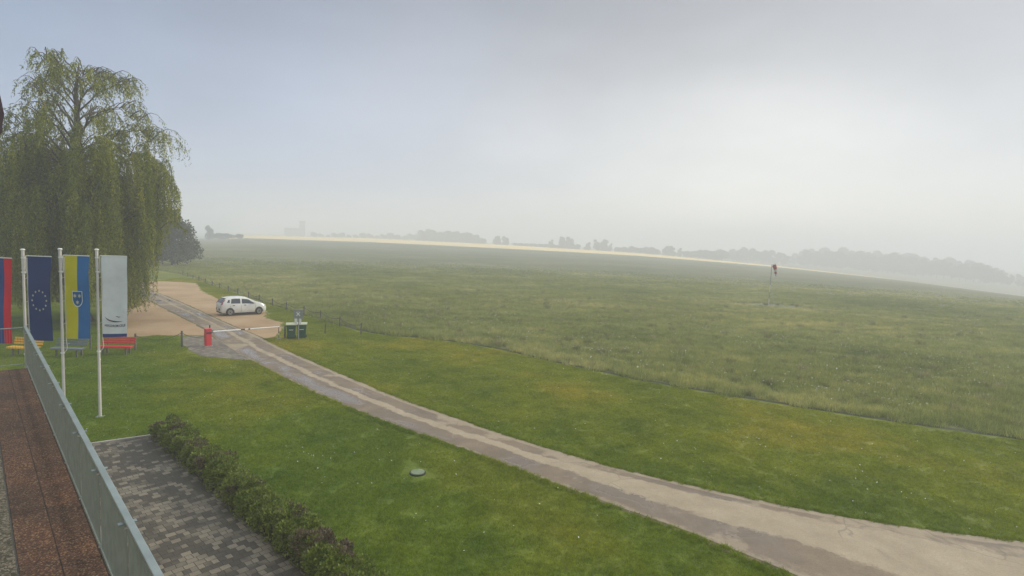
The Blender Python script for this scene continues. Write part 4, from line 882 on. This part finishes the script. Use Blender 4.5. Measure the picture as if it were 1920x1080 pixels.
# ------------------------------------------------------------------ leaves and trees
def leaf_quads(cen, dirv, length, width, rs, facing=None):
    """diamond leaves: cen (n,3) base points, dirv (n,3) unit directions"""
    n = len(cen); rnd = rs.normal(size=(n, 3)); side = np.cross(dirv, rnd); side /= np.linalg.norm(side, axis=1, keepdims=True) + 1e-9
    L_ = np.asarray(length).reshape(-1, 1); W_ = np.asarray(width).reshape(-1, 1)
    a = cen; b = cen + dirv * L_ * 0.45 + side * W_ / 2; c = cen + dirv * L_; d = cen + dirv * L_ * 0.45 - side * W_ / 2
    V = np.stack([a, b, c, d], 1).reshape(-1, 3); Fc = np.arange(4 * n).reshape(n, 4); return V, Fc
def make_willow():
    base = G(150, 603); rs = np.random.RandomState(11); rnd = random.Random(11); H = ztop(base, 84)
    root = empty('willow_tree', (base.x, base.y, 0)); tag(root, 'big weeping willow trailing its branches behind the flags and benches', 'tree')
    tr = MB(); trunk = [(0, 0, -0.1), (0.05, 0, 1.2), (-0.1, 0, 3.5), (0.05, 0.1, 6.5), (0.0, 0.1, 9.5), (0.15, 0, 13), (0.1, 0, 16), (0.35, 0, H - 1.2)]
    tr.tube(trunk, [0.62, 0.48, 0.42, 0.36, 0.30, 0.20, 0.11, 0.03], 12)
    tz = np.array([p[2] for p in trunk]); tx = np.array([p[0] for p in trunk]); ty = np.array([p[1] for p in trunk])
    for k in range(7):
        a = 2 * PI * k / 7; tr.tube([(0.3 * math.cos(a), 0.3 * math.sin(a), 0.8), (0.85 * math.cos(a), 0.85 * math.sin(a), -0.05)], [0.2, 0.10], 6)
    limbs = MB(); anchors = []     # (pos, outward, strand length, height)
    def Rmax(z, a):        # crown radius by height, larger to the right of the picture (+x) low down
        r = np.interp(z, [3, 6, 9, 11.5, 13.5, 15.5, 17.5, 19, 20], [4.6, 5.4, 6.3, 5.6, 4.7, 3.9, 2.9, 1.6, 0.5]); return r * (1 + 0.12 * math.cos(a - 0.657))
    nl = 46
    for i in range(nl):
        f = i / (nl - 1); z0 = 4.5 + (H - 6.2) * (f ** 0.9); a = i * 2.39996 + rnd.uniform(-0.25, 0.25)
        zt_ = z0 + rnd.uniform(1.6, 3.4) * (1.25 - 0.6 * f); zt_ = min(zt_, H - 0.5); rr = Rmax(zt_ - 1.0, a) * rnd.uniform(0.62, 1.0); zt_ = min(zt_, H - 0.3 - rr * 0.5)
        p0 = Vector((np.interp(z0, tz, tx), np.interp(z0, tz, ty), z0)); out = Vector((math.cos(a), math.sin(a), 0)); pts = []
        bend = rnd.uniform(-0.35, 0.35); side = Vector((-out.y, out.x, 0))
        for k in range(9):
            q = k / 8; hgt = (zt_ - z0) * math.sin(min(1, q * 1.18) * PI / 2) - (0.9 + 0.5 * rnd.random()) * max(0, q - 0.72) * 3
            pts.append(p0 + out * rr * q + side * bend * rr * q * q + Vector((rnd.uniform(-.08, .08), rnd.uniform(-.08, .08), hgt + rnd.uniform(-.07, .07))))
        r0_ = 0.13 - 0.09 * f; limbs.tube(pts, [r0_ * (1 - 0.88 * k / 8) for k in range(9)], 6)
        ns = 9
        for s_ in range(ns):
            q = rnd.uniform(0.22, 1.0); ii = min(7, int(q * 8)); pb = pts[ii].lerp(pts[ii + 1], q * 8 - ii); aa = a + rnd.uniform(-1.25, 1.25); o2 = Vector((math.cos(aa), math.sin(aa), 0)); ln = rnd.uniform(0.7, 2.2) * (1.15 - 0.45 * f)
            sub = [pb + o2 * ln * t_ + Vector((0, 0, 0.55 * ln * math.sin(t_ * 2.4) - 0.25 * ln * t_ * t_)) for t_ in (0, 0.25, 0.5, 0.75, 1.0)]
            limbs.tube(sub, [0.035 * (1.2 - f * 0.5), 0.028, 0.02, 0.014, 0.008], 4)
            nt = 7
            for _ in range(nt):
                q2 = rnd.uniform(0.25, 1.0); jj = min(3, int(q2 * 4)); pc = sub[jj].lerp(sub[jj + 1], q2 * 4 - jj); anchors.append((pc, o2, f, a))
    tr.build('trunk', M['bark'], root, True); limbs.build('limbs', M['bark'], root)
    cen = []; dr = []; ll = []
    tw = MB()
    for (p, o2, f, a) in anchors:
        z = p.z; nst = 3 if z < 12.5 else (2 if z < 14 else 1)
        if z < 11.5 and (0.79 * p.x + 0.61 * p.y) > 2.9 and rnd.random() < 0.4: continue
        if z > 14.5 and rnd.random() < 0.25: continue
        for _ in range(nst):
            low = z < 12.5
            L_ = rnd.uniform(1.8, 7.5) if low else rnd.uniform(0.5, 2.0) if z < 15.5 else rnd.uniform(0.35, 1.35)
            # floor of the curtain: lower on the left and behind, raised under the right shoulder
            hr = math.hypot(p.x, p.y); uu_ = 0.79 * p.x + 0.61 * p.y; floor_ = 1.1 + 1.0 * rnd.random() + max(0.0, uu_ - 3.2) * 2.7 + (0.3 if abs(uu_) < 2.2 else 0)
            if low and (1.0 < uu_ < 3.7 or uu_ < -1.0) and z < 11 and rnd.random() < 0.65: L_ = z - floor_ * (0.75 if uu_ > 0 else 1.2)
            elif z - L_ < floor_: L_ = max(0.5, z - floor_)
            n = int(L_ / 0.10); oo = rnd.uniform(0.15, 0.55); ph = rnd.uniform(0, 6.28); drift = rnd.uniform(0.02, 0.10)
            ox, oy = o2.x * oo, o2.y * oo; jx, jy = rnd.uniform(-.25, .25), rnd.uniform(-.25, .25)
            ts = (np.arange(n) + rs.rand(n)) * L_ / max(n, 1); e_ = 1 - np.exp(-ts * 2.2)
            x = p.x + (ox + jx) * e_ + 0.06 * np.sin(ts * 1.7 + ph) + drift * ts * 0.6; y = p.y + (oy + jy) * e_ + 0.06 * np.cos(ts * 1.3 + ph); zz = z - ts + 0.25 * e_ * np.exp(-ts)
            for rep in range(2 if (low or rnd.random() < 0.55) else 1):
                c = np.stack([x, y, zz], -1) + rs.normal(size=(n, 3)) * 0.03; d = rs.normal(size=(n, 3)) * 0.55 + np.array([0, 0, -1.0]); d /= np.linalg.norm(d, axis=1, keepdims=True)
                cen.append(c); dr.append(d); ll.append(np.full(n, 0.19) * rs.uniform(0.6, 1.3, n))
    cen = np.concatenate(cen); dr = np.concatenate(dr); ll = np.concatenate(ll)
    V, Fc = leaf_quads(cen, dr, ll, ll * 0.27, rs); link('crown', mesh_np('crown', V, Fc, 4), M['willow'], root)
    print('willow leaves', len(cen)); return root
make_willow()

def tree_src(name, H, Rr, nleaf, lsize, m, seed, zb=0.02, lobes=9, squash=1.0, parts=True):
    """returns meshes (trunk, crown) for a broad-leaved tree of height H and radius Rr"""
    rs = np.random.RandomState(seed); tr = MB(); tr.tube([(0, 0, -0.3), (0.03 * H * 0.3, 0, H * 0.3), (0, 0.02 * H, H * 0.72)], [H * 0.022, H * 0.016, H * 0.006], 7)
    cs = []; rads = []
    for i in range(lobes):
        a = i * 2.4 + rs.uniform(-.4, .4); h = rs.uniform(zb + 0.16, 0.86); rr = Rr * rs.uniform(0.25, 0.66) * math.sin(min(1, (1.12 - h) * 1.7) * PI / 2); c = np.array([rr * math.cos(a), rr * math.sin(a), h * H]); cs.append(c); rads.append(Rr * rs.uniform(0.32, 0.52) * (1.1 - 0.4 * h))
        tr.tube([(0, 0, H * min(0.6, h * 0.55)), tuple(c * 0.6 + np.array([0, 0, h * H * 0.25])), tuple(c)], [H * 0.009, H * 0.005, H * 0.002], 4)
    V0 = []; D0 = []
    per = nleaf // lobes
    for c, r in zip(cs, rads):
        d = rs.normal(size=(per, 3)); d /= np.linalg.norm(d, axis=1, keepdims=True)
        k = np.floor(d * 2.3 + 0.5) @ np.array([3.1, 7.7, 13.3]); rough = 1 + 0.22 * np.sin(k * 5.13)
        rr = r * rs.uniform(0.45, 1.0, (per, 1)) ** 0.5 * rough[:, None]; p = c + d * rr * np.array([1, 1, 0.85 * squash]); V0.append(p); dd = d + rs.normal(size=(per, 3)) * 0.8; dd /= np.linalg.norm(dd, axis=1, keepdims=True); D0.append(dd)
    cen = np.concatenate(V0); D0 = np.concatenate(D0); keep = cen[:, 2] > H * zb * 0.5; cen = cen[keep]; D0 = D0[keep]
    ls = rs.uniform(0.6, 1.3, len(cen)) * lsize; V, Fc = leaf_quads(cen, D0, ls, ls * 0.7, rs)
    V[:, 2] = np.maximum(V[:, 2], 0.05)
    a = tr.mesh(name + '_trunk'); a.materials.append(M['bark']); b = mesh_np(name + '_crown', V, Fc, 4); b.materials.append(m); return a, b
SRC = [tree_src('broad', 10, 4.6, 9000, 0.42, M['leaf_dark'], 21), tree_src('round', 10, 4.9, 9000, 0.42, M['leaf_dark'], 22, lobes=12), tree_src('tall', 10, 3.3, 8000, 0.40, M['leaf_olive'], 23, lobes=10), tree_src('loose', 10, 4.0, 6000, 0.45, M['leaf_olive'], 24, lobes=8), tree_src('bushy', 10, 6.5, 9000, 0.45, M['leaf_dark'], 25, zb=0.02, lobes=14, squash=0.9)]
def put_tree(kind, x, y, H, label, group=None, wid=1.0, rz=None, name='tree'):
    z = float(terrain(x, y)); o = empty(name, (x, y, z - 0.1), rz if rz is not None else random.Random(int(x * 7 + y * 3)).uniform(0, 6.28)); s_ = H / 10; o.scale = (s_ * wid, s_ * wid, s_)
    for nm, me in (('trunk', SRC[kind][0]), ('crown', SRC[kind][1])):
        c = bpy.data.objects.new(nm, me); C.objects.link(c); c.parent = o
    tag(o, label, 'tree', group); return o
def tree_px(kind, px, ytop, D, label, group=None, wid=1.0, rz=None):
    a = azpx(px); x, y = D * math.sin(a), D * math.cos(a); H = ztop((x, y), ytop) - float(terrain(x, y)); return put_tree(kind, x, y, max(2.0, H * 1.04), label, group, wid, rz)
# the dark round tree right of the willow and its misty neighbours
p = G(322, 498); H = ztop(p, 396); put_tree(1, p.x, p.y, H * 1.02, 'dark round tree standing between the willow and the misty meadow', wid=0.92, rz=0.6)
p = G(352, 490); put_tree(4, p.x, p.y, 4.6, 'low dark tree leaning right beside the dark round tree', wid=0.75, rz=2.0)
p = G(292, 497); put_tree(0, p.x, p.y, 8.0, 'dark tree half hidden behind the right edge of the willow', rz=1.0)
p = G(-10, 500); put_tree(0, p.x, p.y, 15.5, 'pale misty tree top showing left of the willow', wid=0.8, rz=1.7)
for px, yt, D, kd, wd in ((392, 424, 430, 1, 0.7),): tree_px(kd, px, yt, D, 'pale round tree fading in the mist right of the dark tree', None, wd)
for i, (px, yt, D, wd) in enumerate(((408, 436, 430, 1.6), (428, 437, 425, 1.7), (448, 438, 420, 1.5))):
    tree_px(4, px, yt, D, ['misty low bush nearest the pale round tree at left', 'middle misty bush at the left end of the runway', 'misty low bush touching the left tip of the pale runway'][i], 'misty bushes at the left end of the meadow', wd)
# far line behind the runway, left to right
FG = 'distant trees beyond the runway'
De = lambda px: float(np.interp(azpx(px), _ea, _eD))
spec = []
for px in range(588, 785, 13): spec.append((px, 437 + 2.5 * math.sin(px * 0.35) + (px - 588) * 0.012, 70, 4, 1.1, 'faint low tree almost lost in mist left of the long copse'))
cop = [(792, 433), (803, 431), (815, 433), (827, 436), (840, 434), (853, 435), (866, 438), (878, 437), (889, 441)]
for px, yt in cop: spec.append((px, yt, 18, 1, 1.35, 'round grey tree in the long flat copse left of centre'))
spec += [(902, 446, 14, 4, 1.2, 'small bush between the long copse and the paired trees'), (930, 443, 12, 1, 1.0, 'left one of the paired round trees at the centre of the skyline'), (945, 443, 12, 0, 1.0, 'right one of the paired round trees at the centre of the skyline')]
for px in range(966, 1040, 9): spec.append((px, 455 + (px - 966) * 0.035, 10, 4, 1.5, 'dark clipped looking bush in the low hedge left of the tallest round tree'))
spec += [(1031, 448, 10, 2, 1.0, 'small upright tree at the left shoulder of the tallest round tree'), (1053, 445, 8, 1, 0.85, 'darker half of the tall round tree clump on the skyline'), (1066, 444, 8, 0, 0.85, 'right half of the tall round tree clump on the skyline'), (1080, 457, 8, 4, 0.9, 'low bush between the two dark clumps on the skyline'),
         (1100, 454, 9, 0, 0.9, 'left tree of the second dark clump right of centre'), (1117, 448, 9, 2, 1.1, 'tallest tree of the second dark clump right of centre'), (1131, 450, 9, 1, 0.9, 'rounded tree near the right end of the second dark clump'), (1142, 455, 9, 2, 0.8, 'last small tree at the right end of the second clump')]
for px in range(1156, 1236, 10): spec.append((px, 463 + 2 * math.sin(px), 14, 4, 1.2, 'thin misty bush in the gap right of the second clump'))
spec += [(1247, 462, 16, 1, 0.9, 'left tree of the small misty pair right of the gap'), (1258, 461, 16, 0, 0.9, 'middle tree of the small misty group right of the gap'), (1273, 464, 16, 2, 1.0, 'right tree of the small misty group right of the gap')]
for px in range(1286, 1362, 11): spec.append((px, 469 + 2 * math.sin(px * 1.3), 20, 4, 1.1, 'pale low bush left of the misty wood'))
for px, yt in ((1370, 468), (1384, 466), (1398, 465), (1414, 467), (1428, 469), (1442, 470), (1456, 473), (1470, 476)): spec.append((px, yt, 20, 1 if px % 4 else 0, 1.1, 'misty tree above the windsock at the wood edge'))
for i, (px, yt, dd, kd, wd, l) in enumerate(spec): tree_px(kd, px, yt, De(px) + dd + (120 if px < 1360 else 200), l, FG, wd)
rnd = random.Random(5)
for r_i, (dd, lift) in enumerate(((260, 4), (340, 0))):
    px = 1486 + r_i * 7
    while px < 1990:
        yt = float(np.interp(px, [1480, 1510, 1560, 1640, 1700, 1760, 1820, 1860, 1900, 1990], [474, 467, 466, 470, 476, 481, 487, 497, 512, 540])) + rnd.uniform(-2, 5) + lift
        tree_px(rnd.choice((0, 1, 2, 3)), px, yt, De(px) + dd + rnd.uniform(-5, 5), 'misty tree of the long fading wood on the right' if r_i == 0 else 'rear tree of the long fading wood on the right', FG, rnd.uniform(0.9, 1.15)); px += rnd.uniform(11, 17)

# far control tower and low shed in the fog
a = azpx(566); D = 900; tx_, ty_ = D * math.sin(a), D * math.cos(a); tz_ = float(terrain(tx_, ty_)); px2 = D * math.cos(a) / F
tb = empty('control_tower', (tx_, ty_, tz_), -a); tag(tb, 'grey square tower with a low shed faint in the fog', 'tower')
Ht = ztop((tx_, ty_), 415) - tz_
mb = MB(); mb.box((0, 0, Ht / 2), (10.5 * px2, 4, Ht)); mb.build('tower_wall', M['far_wall'], tb); mb = MB(); mb.box((0, 0, Ht + 0.15), (13 * px2, 4.8, 0.3)); mb.build('tower_roof', M['dark_metal'], tb)
mb = MB(); mb.box((0, 0, Ht - 1.0), (11.2 * px2, 4.2, 1.2)); mb.build('cabin_window', M['glass'], tb)
Hs = ztop((tx_, ty_), 429) - tz_; mb = MB(); mb.box((-18 * px2, 0, Hs * 0.42), (26 * px2, 5, Hs * 0.84)); mb.build('shed_wall', M['far_wall'], tb)
mb = MB(); xr = 13 * px2; c_ = -18 * px2; mb.add([(c_ - xr, -2.8, Hs * 0.84), (c_ + xr, -2.8, Hs * 0.84), (c_ + xr, 2.8, Hs * 0.84), (c_ - xr, 2.8, Hs * 0.84), (c_ - xr, 0, Hs * 1.05), (c_ + xr, 0, Hs * 1.05)], [(0, 1, 5, 4), (2, 3, 4, 5), (1, 2, 5), (0, 4, 3)]); mb.build('shed_roof', M['dark_metal'], tb)

# ------------------------------------------------------------------ hedge of separate shrubs
rnd = random.Random(9); shrub_pos = []
ords = ['first', 'second', 'third', 'fourth', 'fifth', 'sixth', 'seventh', 'eighth', 'ninth', 'tenth', 'eleventh', 'twelfth', 'thirteenth', 'fourteenth', 'fifteenth', 'sixteenth', 'seventeenth', 'eighteenth']
kinds = 'PPGGPGPGGPGGPGPPGG'
def make_shrub(i, p):
    rs = np.random.RandomState(100 + i); purple = kinds[i] == 'P'; r = 0.50 + 0.06 * rs.rand(); h = 0.66 + 0.10 * rs.rand()
    root = empty('hedge_shrub', (p.x, p.y, 0.02), rs.uniform(0, 6.28))
    tag(root, '%s shrub of the hedge counted from the flagpoles, %s' % (ords[i], 'mostly purplish brown' if purple else 'mostly leafy green'), 'shrub', 'clipped shrubs forming the hedge along the walkway')
    st_ = MB(); cs = []
    for k in range(9):
        a = 2 * PI * k / 9 + rs.uniform(-.3, .3); rr = r * rs.uniform(0.3, 0.66) if k else 0; cs.append((np.array([rr * math.cos(a), rr * math.sin(a), h * rs.uniform(0.40, 0.72)]), r * rs.uniform(0.34, 0.5)))
        st_.tube([(0, 0, 0), tuple(cs[-1][0])], [0.012, 0.005], 4)
    st_.build('stem', M['bark'], root); P = []; Dd = []
    for c, q in cs:
        n = 620; d = rs.normal(size=(n, 3)); d /= np.linalg.norm(d, axis=1, keepdims=True); P.append(c + d * q * rs.uniform(0.35, 1.0, (n, 1)) ** 0.6 * np.array([1, 1, 0.95])); x = d + rs.normal(size=(n, 3)) * 0.6 + np.array([0, 0, 0.5]); Dd.append(x / np.linalg.norm(x, axis=1, keepdims=True))
    n = 900; a = rs.uniform(0, 2 * PI, n); q = r * rs.uniform(0.4, 0.95, n) ; P.append(np.stack([q * np.cos(a), q * np.sin(a), rs.uniform(0.03, h * 0.5, n)], -1)); x = rs.normal(size=(n, 3)) + np.array([0, 0, 0.4]); Dd.append(x / np.linalg.norm(x, axis=1, keepdims=True))
    P = np.concatenate(P); Dd = np.concatenate(Dd); k = P[:, 2] > 0.02; P = P[k]; Dd = Dd[k]; ls = rs.uniform(0.6, 1.4, len(P)) * 0.062
    V, Fc = leaf_quads(P, Dd, ls, ls * 0.55, rs); link('foliage', mesh_np('foliage', V, Fc, 4), M['shrub_purple'] if purple else M['shrub_green'], root)
for i in range(18):
    p = hedge_a + hd * (0.70 * i - 0.05) + hn * rnd.uniform(-0.06, 0.06); shrub_pos.append(p); make_shrub(i, p)

# ------------------------------------------------------------------ grass (one object each, patches spread with geometry nodes)
def patch_mesh(n, radius, hmin, hmax, wd, rs, lean=0.5, heads=0):
    a = rs.uniform(0, 2 * PI, n); r = radius * np.sqrt(rs.rand(n)); x = r * np.cos(a); y = r * np.sin(a); h = rs.uniform(hmin, hmax, n); th = rs.uniform(0, 2 * PI, n); lx = rs.normal(size=n) * lean * h; ly = rs.normal(size=n) * lean * h
    wx = np.cos(th) * wd / 2; wy = np.sin(th) * wd / 2; z0 = np.zeros(n)
    V = np.stack([np.stack([x - wx, y - wy, z0], -1), np.stack([x + wx, y + wy, z0], -1), np.stack([x + lx, y + ly, h], -1)], 1).reshape(-1, 3); return V
def scatter(name, V, pts, rots, scl, m, label_kind='stuff'):
    npatch = len(V); npts = len(pts); allv = np.concatenate([V, pts]); me = mesh_np(name, allv, np.arange(npatch).reshape(-1, 3), 3)
    at = me.attributes.new('is_patch', 'BOOLEAN', 'POINT'); arr = np.zeros(len(allv), bool); arr[:npatch] = True; at.data.foreach_set('value', arr)
    for nm, val in (('rot', rots), ('scl', scl)):
        at = me.attributes.new(nm, 'FLOAT', 'POINT'); z = np.zeros(len(allv), np.float32); z[npatch:] = val; at.data.foreach_set('value', z)
    o = link(name, me, m); ng = bpy.data.node_groups.new(name + '_scatter', 'GeometryNodeTree'); ng.interface.new_socket('Geometry', in_out='INPUT', socket_type='NodeSocketGeometry'); ng.interface.new_socket('Geometry', in_out='OUTPUT', socket_type='NodeSocketGeometry')
    gi = ng.nodes.new('NodeGroupInput'); go = ng.nodes.new('NodeGroupOutput'); sp = ng.nodes.new('GeometryNodeSeparateGeometry'); sp.domain = 'POINT'
    def na(nm, ty):
        k = ng.nodes.new('GeometryNodeInputNamedAttribute'); k.data_type = ty; k.inputs['Name'].default_value = nm; return k.outputs['Attribute']
    ln = ng.links.new; ln(gi.outputs[0], sp.inputs['Geometry']); ln(na('is_patch', 'BOOLEAN'), sp.inputs['Selection'])
    ip = ng.nodes.new('GeometryNodeInstanceOnPoints'); ln(sp.outputs['Inverted'], ip.inputs['Points']); ln(sp.outputs['Selection'], ip.inputs['Instance'])
    cx = ng.nodes.new('ShaderNodeCombineXYZ'); ln(na('rot', 'FLOAT'), cx.inputs['Z']); ln(cx.outputs[0], ip.inputs['Rotation']); ln(na('scl', 'FLOAT'), ip.inputs['Scale'])
    ln(ip.outputs[0], go.inputs[0]); md = o.modifiers.new('scatter', 'NODES'); md.node_group = ng; tag(o, kind=label_kind); return o
def jgrid(x0, x1, y0, y1, st_, rs):
    gx, gy = np.meshgrid(np.arange(x0, x1, st_), np.arange(y0, y1, st_)); x = gx.ravel() + rs.uniform(-.5, .5, gx.size) * st_; y = gy.ravel() + rs.uniform(-.5, .5, gx.size) * st_; return x, y
def visible(x, y, mrg=60, z=0.0):
    px, py, d = proj_np(x, y, np.full_like(x, z)); return (d > 1) & (px > -mrg) & (px < 1920 + mrg) & (py < 1080 + mrg * 2) & (py > 0)
def near_poly(x, y, poly, mg):
    r = pip(x, y, poly)
    for dx, dy in ((mg, 0), (-mg, 0), (0, mg), (0, -mg)): r |= pip(x + dx, y + dy, poly)
    return r
def building_zone(x, y): return pip(x, y, rect(ra, -9, LR + 0.1, -3.3, 0.15))
rs = np.random.RandomState(2)
# short lawn
x, y = jgrid(-45, 30, 8, 75, 0.36, rs); k = visible(x, y) & pip(x, y, lawn_poly); x, y = x[k], y[k]
PR = 0.26
for poly in (road_poly, gravel_poly, pad_poly): k = ~near_poly(x, y, poly, PR); x, y = x[k], y[k]
for poly in (walk_poly, bed): k = ~near_poly(x, y, poly, PR); x, y = x[k], y[k]
k = pip(x, y + 0.45, lawn_poly) & pip(x + 0.3, y + 0.3, lawn_poly); x, y = x[k], y[k]
k = ~building_zone(x, y) & (np.hypot(x - mh.x, y - mh.y) > 0.55); x, y = x[k], y[k]
pts = np.stack([x, y, np.full_like(x, 0.008)], -1); print('lawn patches', len(pts))
scatter('lawn_grass', patch_mesh(420, 0.30, 0.025, 0.060, 0.012, rs, 0.55), pts, rs.uniform(0, 6.28, len(pts)), rs.uniform(0.85, 1.25, len(pts)), M['lawn_blade'])
# scruffy verge grass along both edges of the track
vx = []; vy = []
for P_, sgn in ((Lp, -1), (Rp, 1)):
    wd = (Rp - Lp) / np.linalg.norm(Rp - Lp, axis=1, keepdims=True)
    for rep in range(5):
        k = rs.randint(0, NR, 420); q = P_[k] + sgn * wd[k] * rs.uniform(0.03, 0.42, (420, 1)) + rs.normal(size=(420, 2)) * 0.05; vx.append(q[:, 0]); vy.append(q[:, 1])
x = np.concatenate(vx); y = np.concatenate(vy); k = visible(x, y) & ~pip(x, y, gravel_poly) & ~pip(x, y, pad_poly) & ~pip(x, y, road_poly); x, y = x[k], y[k]
pts = np.stack([x, y, np.full_like(x, 0.015)], -1)
scatter('verge_grass', patch_mesh(70, 0.11, 0.03, 0.09, 0.012, rs, 0.6), pts, rs.uniform(0, 6.28, len(pts)), rs.uniform(0.6, 1.3, len(pts)), M['lawn_blade'])
# tall meadow
x, y = jgrid(-110, 140, 18, 165, 0.75, rs); k = visible(x, y) & ~near_poly(x, y, lawn_poly, 0.40) & (np.hypot(x, y) < 165); x, y = x[k], y[k]
k = (np.hypot((x - wb.x) / 1.5, y - wb.y) > 3.0); x, y = x[k], y[k]; hd_ = np.hypot(x, y); k = rs.rand(len(x)) > np.clip((hd_ - 75) / 88, 0, 1); x, y = x[k], y[k]
pts = np.stack([x, y, terrain(x, y)], -1); print('meadow patches', len(pts))
edge_near = near_poly(x, y, lawn_poly, 1.3)
sclv = rs.uniform(0.85, 1.2, len(pts)) * (0.95 + 0.15 * np.sin(x * 0.31) * np.sin(y * 0.27 + 1)) * np.clip((175 - np.hypot(x, y)) / 90, 0.25, 1) + 0.25 * edge_near
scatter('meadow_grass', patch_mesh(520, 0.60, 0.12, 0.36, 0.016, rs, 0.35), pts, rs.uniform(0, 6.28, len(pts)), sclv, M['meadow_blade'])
# coarser tussocks scattered over the meadow and a few in the lawn
x, y = jgrid(-45, 60, 18, 75, 1.9, rs); k = visible(x, y) & ~near_poly(x, y, lawn_poly, 0.3) & (rs.rand(len(x)) < 0.55); x, y = x[k], y[k]
pts = np.stack([x, y, np.zeros_like(x)], -1)
M['tuss'] = leafmat('tussock_leaves', (0.16, 0.19, 0.05), (0.28, 0.28, 0.10), (0.46, 0.42, 0.24), 0.8, 0.45, 0.5)
scatter('meadow_tussocks', patch_mesh(260, 0.26, 0.25, 0.55, 0.022, rs, 0.4), pts, rs.uniform(0, 6.28, len(pts)), rs.uniform(0.5, 1.15, len(pts)), M['tuss'])
# daisies and seed heads
def flowers(name, n_cl, per, zone, h, size, m, spread, rs, dmax):
    cx_, cy_ = rs.uniform(-45, 70, n_cl * 12), rs.uniform(9, dmax, n_cl * 12); k = visible(cx_, cy_) & zone(cx_, cy_); cx_, cy_ = cx_[k][:n_cl], cy_[k][:n_cl]; P = []
    for a, b_ in zip(cx_, cy_): q = rs.randint(1, per); P.append(np.stack([a + rs.normal(size=q) * spread, b_ + rs.normal(size=q) * spread, rs.uniform(h[0], h[1], q)], -1))
    P = np.concatenate(P); k = zone(P[:, 0], P[:, 1]); P = P[k]; n = len(P); s_ = rs.uniform(0.6, 1.2, n) * size; tl = rs.normal(size=(n, 2)) * 0.3; V = []
    for i_ in range(6):
        a = i_ * PI / 3; V.append(P + np.stack([s_ * math.cos(a), s_ * math.sin(a), s_ * (tl[:, 0] * math.cos(a) + tl[:, 1] * math.sin(a))], -1))
    V = np.stack(V, 1).reshape(-1, 3); o = link(name, mesh_np(name, V, np.arange(6 * n).reshape(n, 6), 6), m); tag(o, kind='stuff'); return o
M['daisy'] = simple('daisy_white', (0.72, 0.74, 0.70), 0.7, 0.1, 9); M['seed'] = simple('seed_head', (0.42, 0.38, 0.25), 0.8, 0.2, 9)
lawn_zone = lambda a, b_: pip(a, b_, lawn_poly) & ~near_poly(a, b_, road_poly, 0.15) & ~pip(a, b_, gravel_poly) & ~pip(a, b_, walk_poly) & ~pip(a, b_, pad_poly) & ~pip(a, b_, bed) & ~building_zone(a, b_)
mead_zone = lambda a, b_: ~near_poly(a, b_, lawn_poly, 0.3)
flowers('lawn_daisies', 520, 4, lawn_zone, (0.05, 0.09), 0.016, M['daisy'], 0.5, rs, 60)
flowers('meadow_flowers', 420, 9, mead_zone, (0.30, 0.45), 0.030, M['daisy'], 0.8, rs, 75)
flowers('meadow_seed_heads', 1500, 14, mead_zone, (0.28, 0.42), 0.030, M['seed'], 0.8, rs, 85)

# ------------------------------------------------------------------ haze
m = bpy.data.materials.new('haze_air'); m.use_nodes = True; t = m.node_tree; t.nodes.clear(); pv = N(t, 'ShaderNodeVolumePrincipled'); pv.inputs['Color'].default_value = (0.95, 0.97, 1.0, 1); pv.inputs['Density'].default_value = 0.0025; pv.inputs['Anisotropy'].default_value = 0.1
oo = N(t, 'ShaderNodeOutputMaterial'); t.links.new(pv.outputs[0], oo.inputs['Volume'])
mb = MB(); mb.box((0, 0, 12), (3200, 3200, 60)); hz = mb.build('haze', m); tag(hz, kind='stuff')
bpy.context.view_layer.update()
zmin = float(V.min()); print('terrain z', float(Z.min()), float(Z.max()))
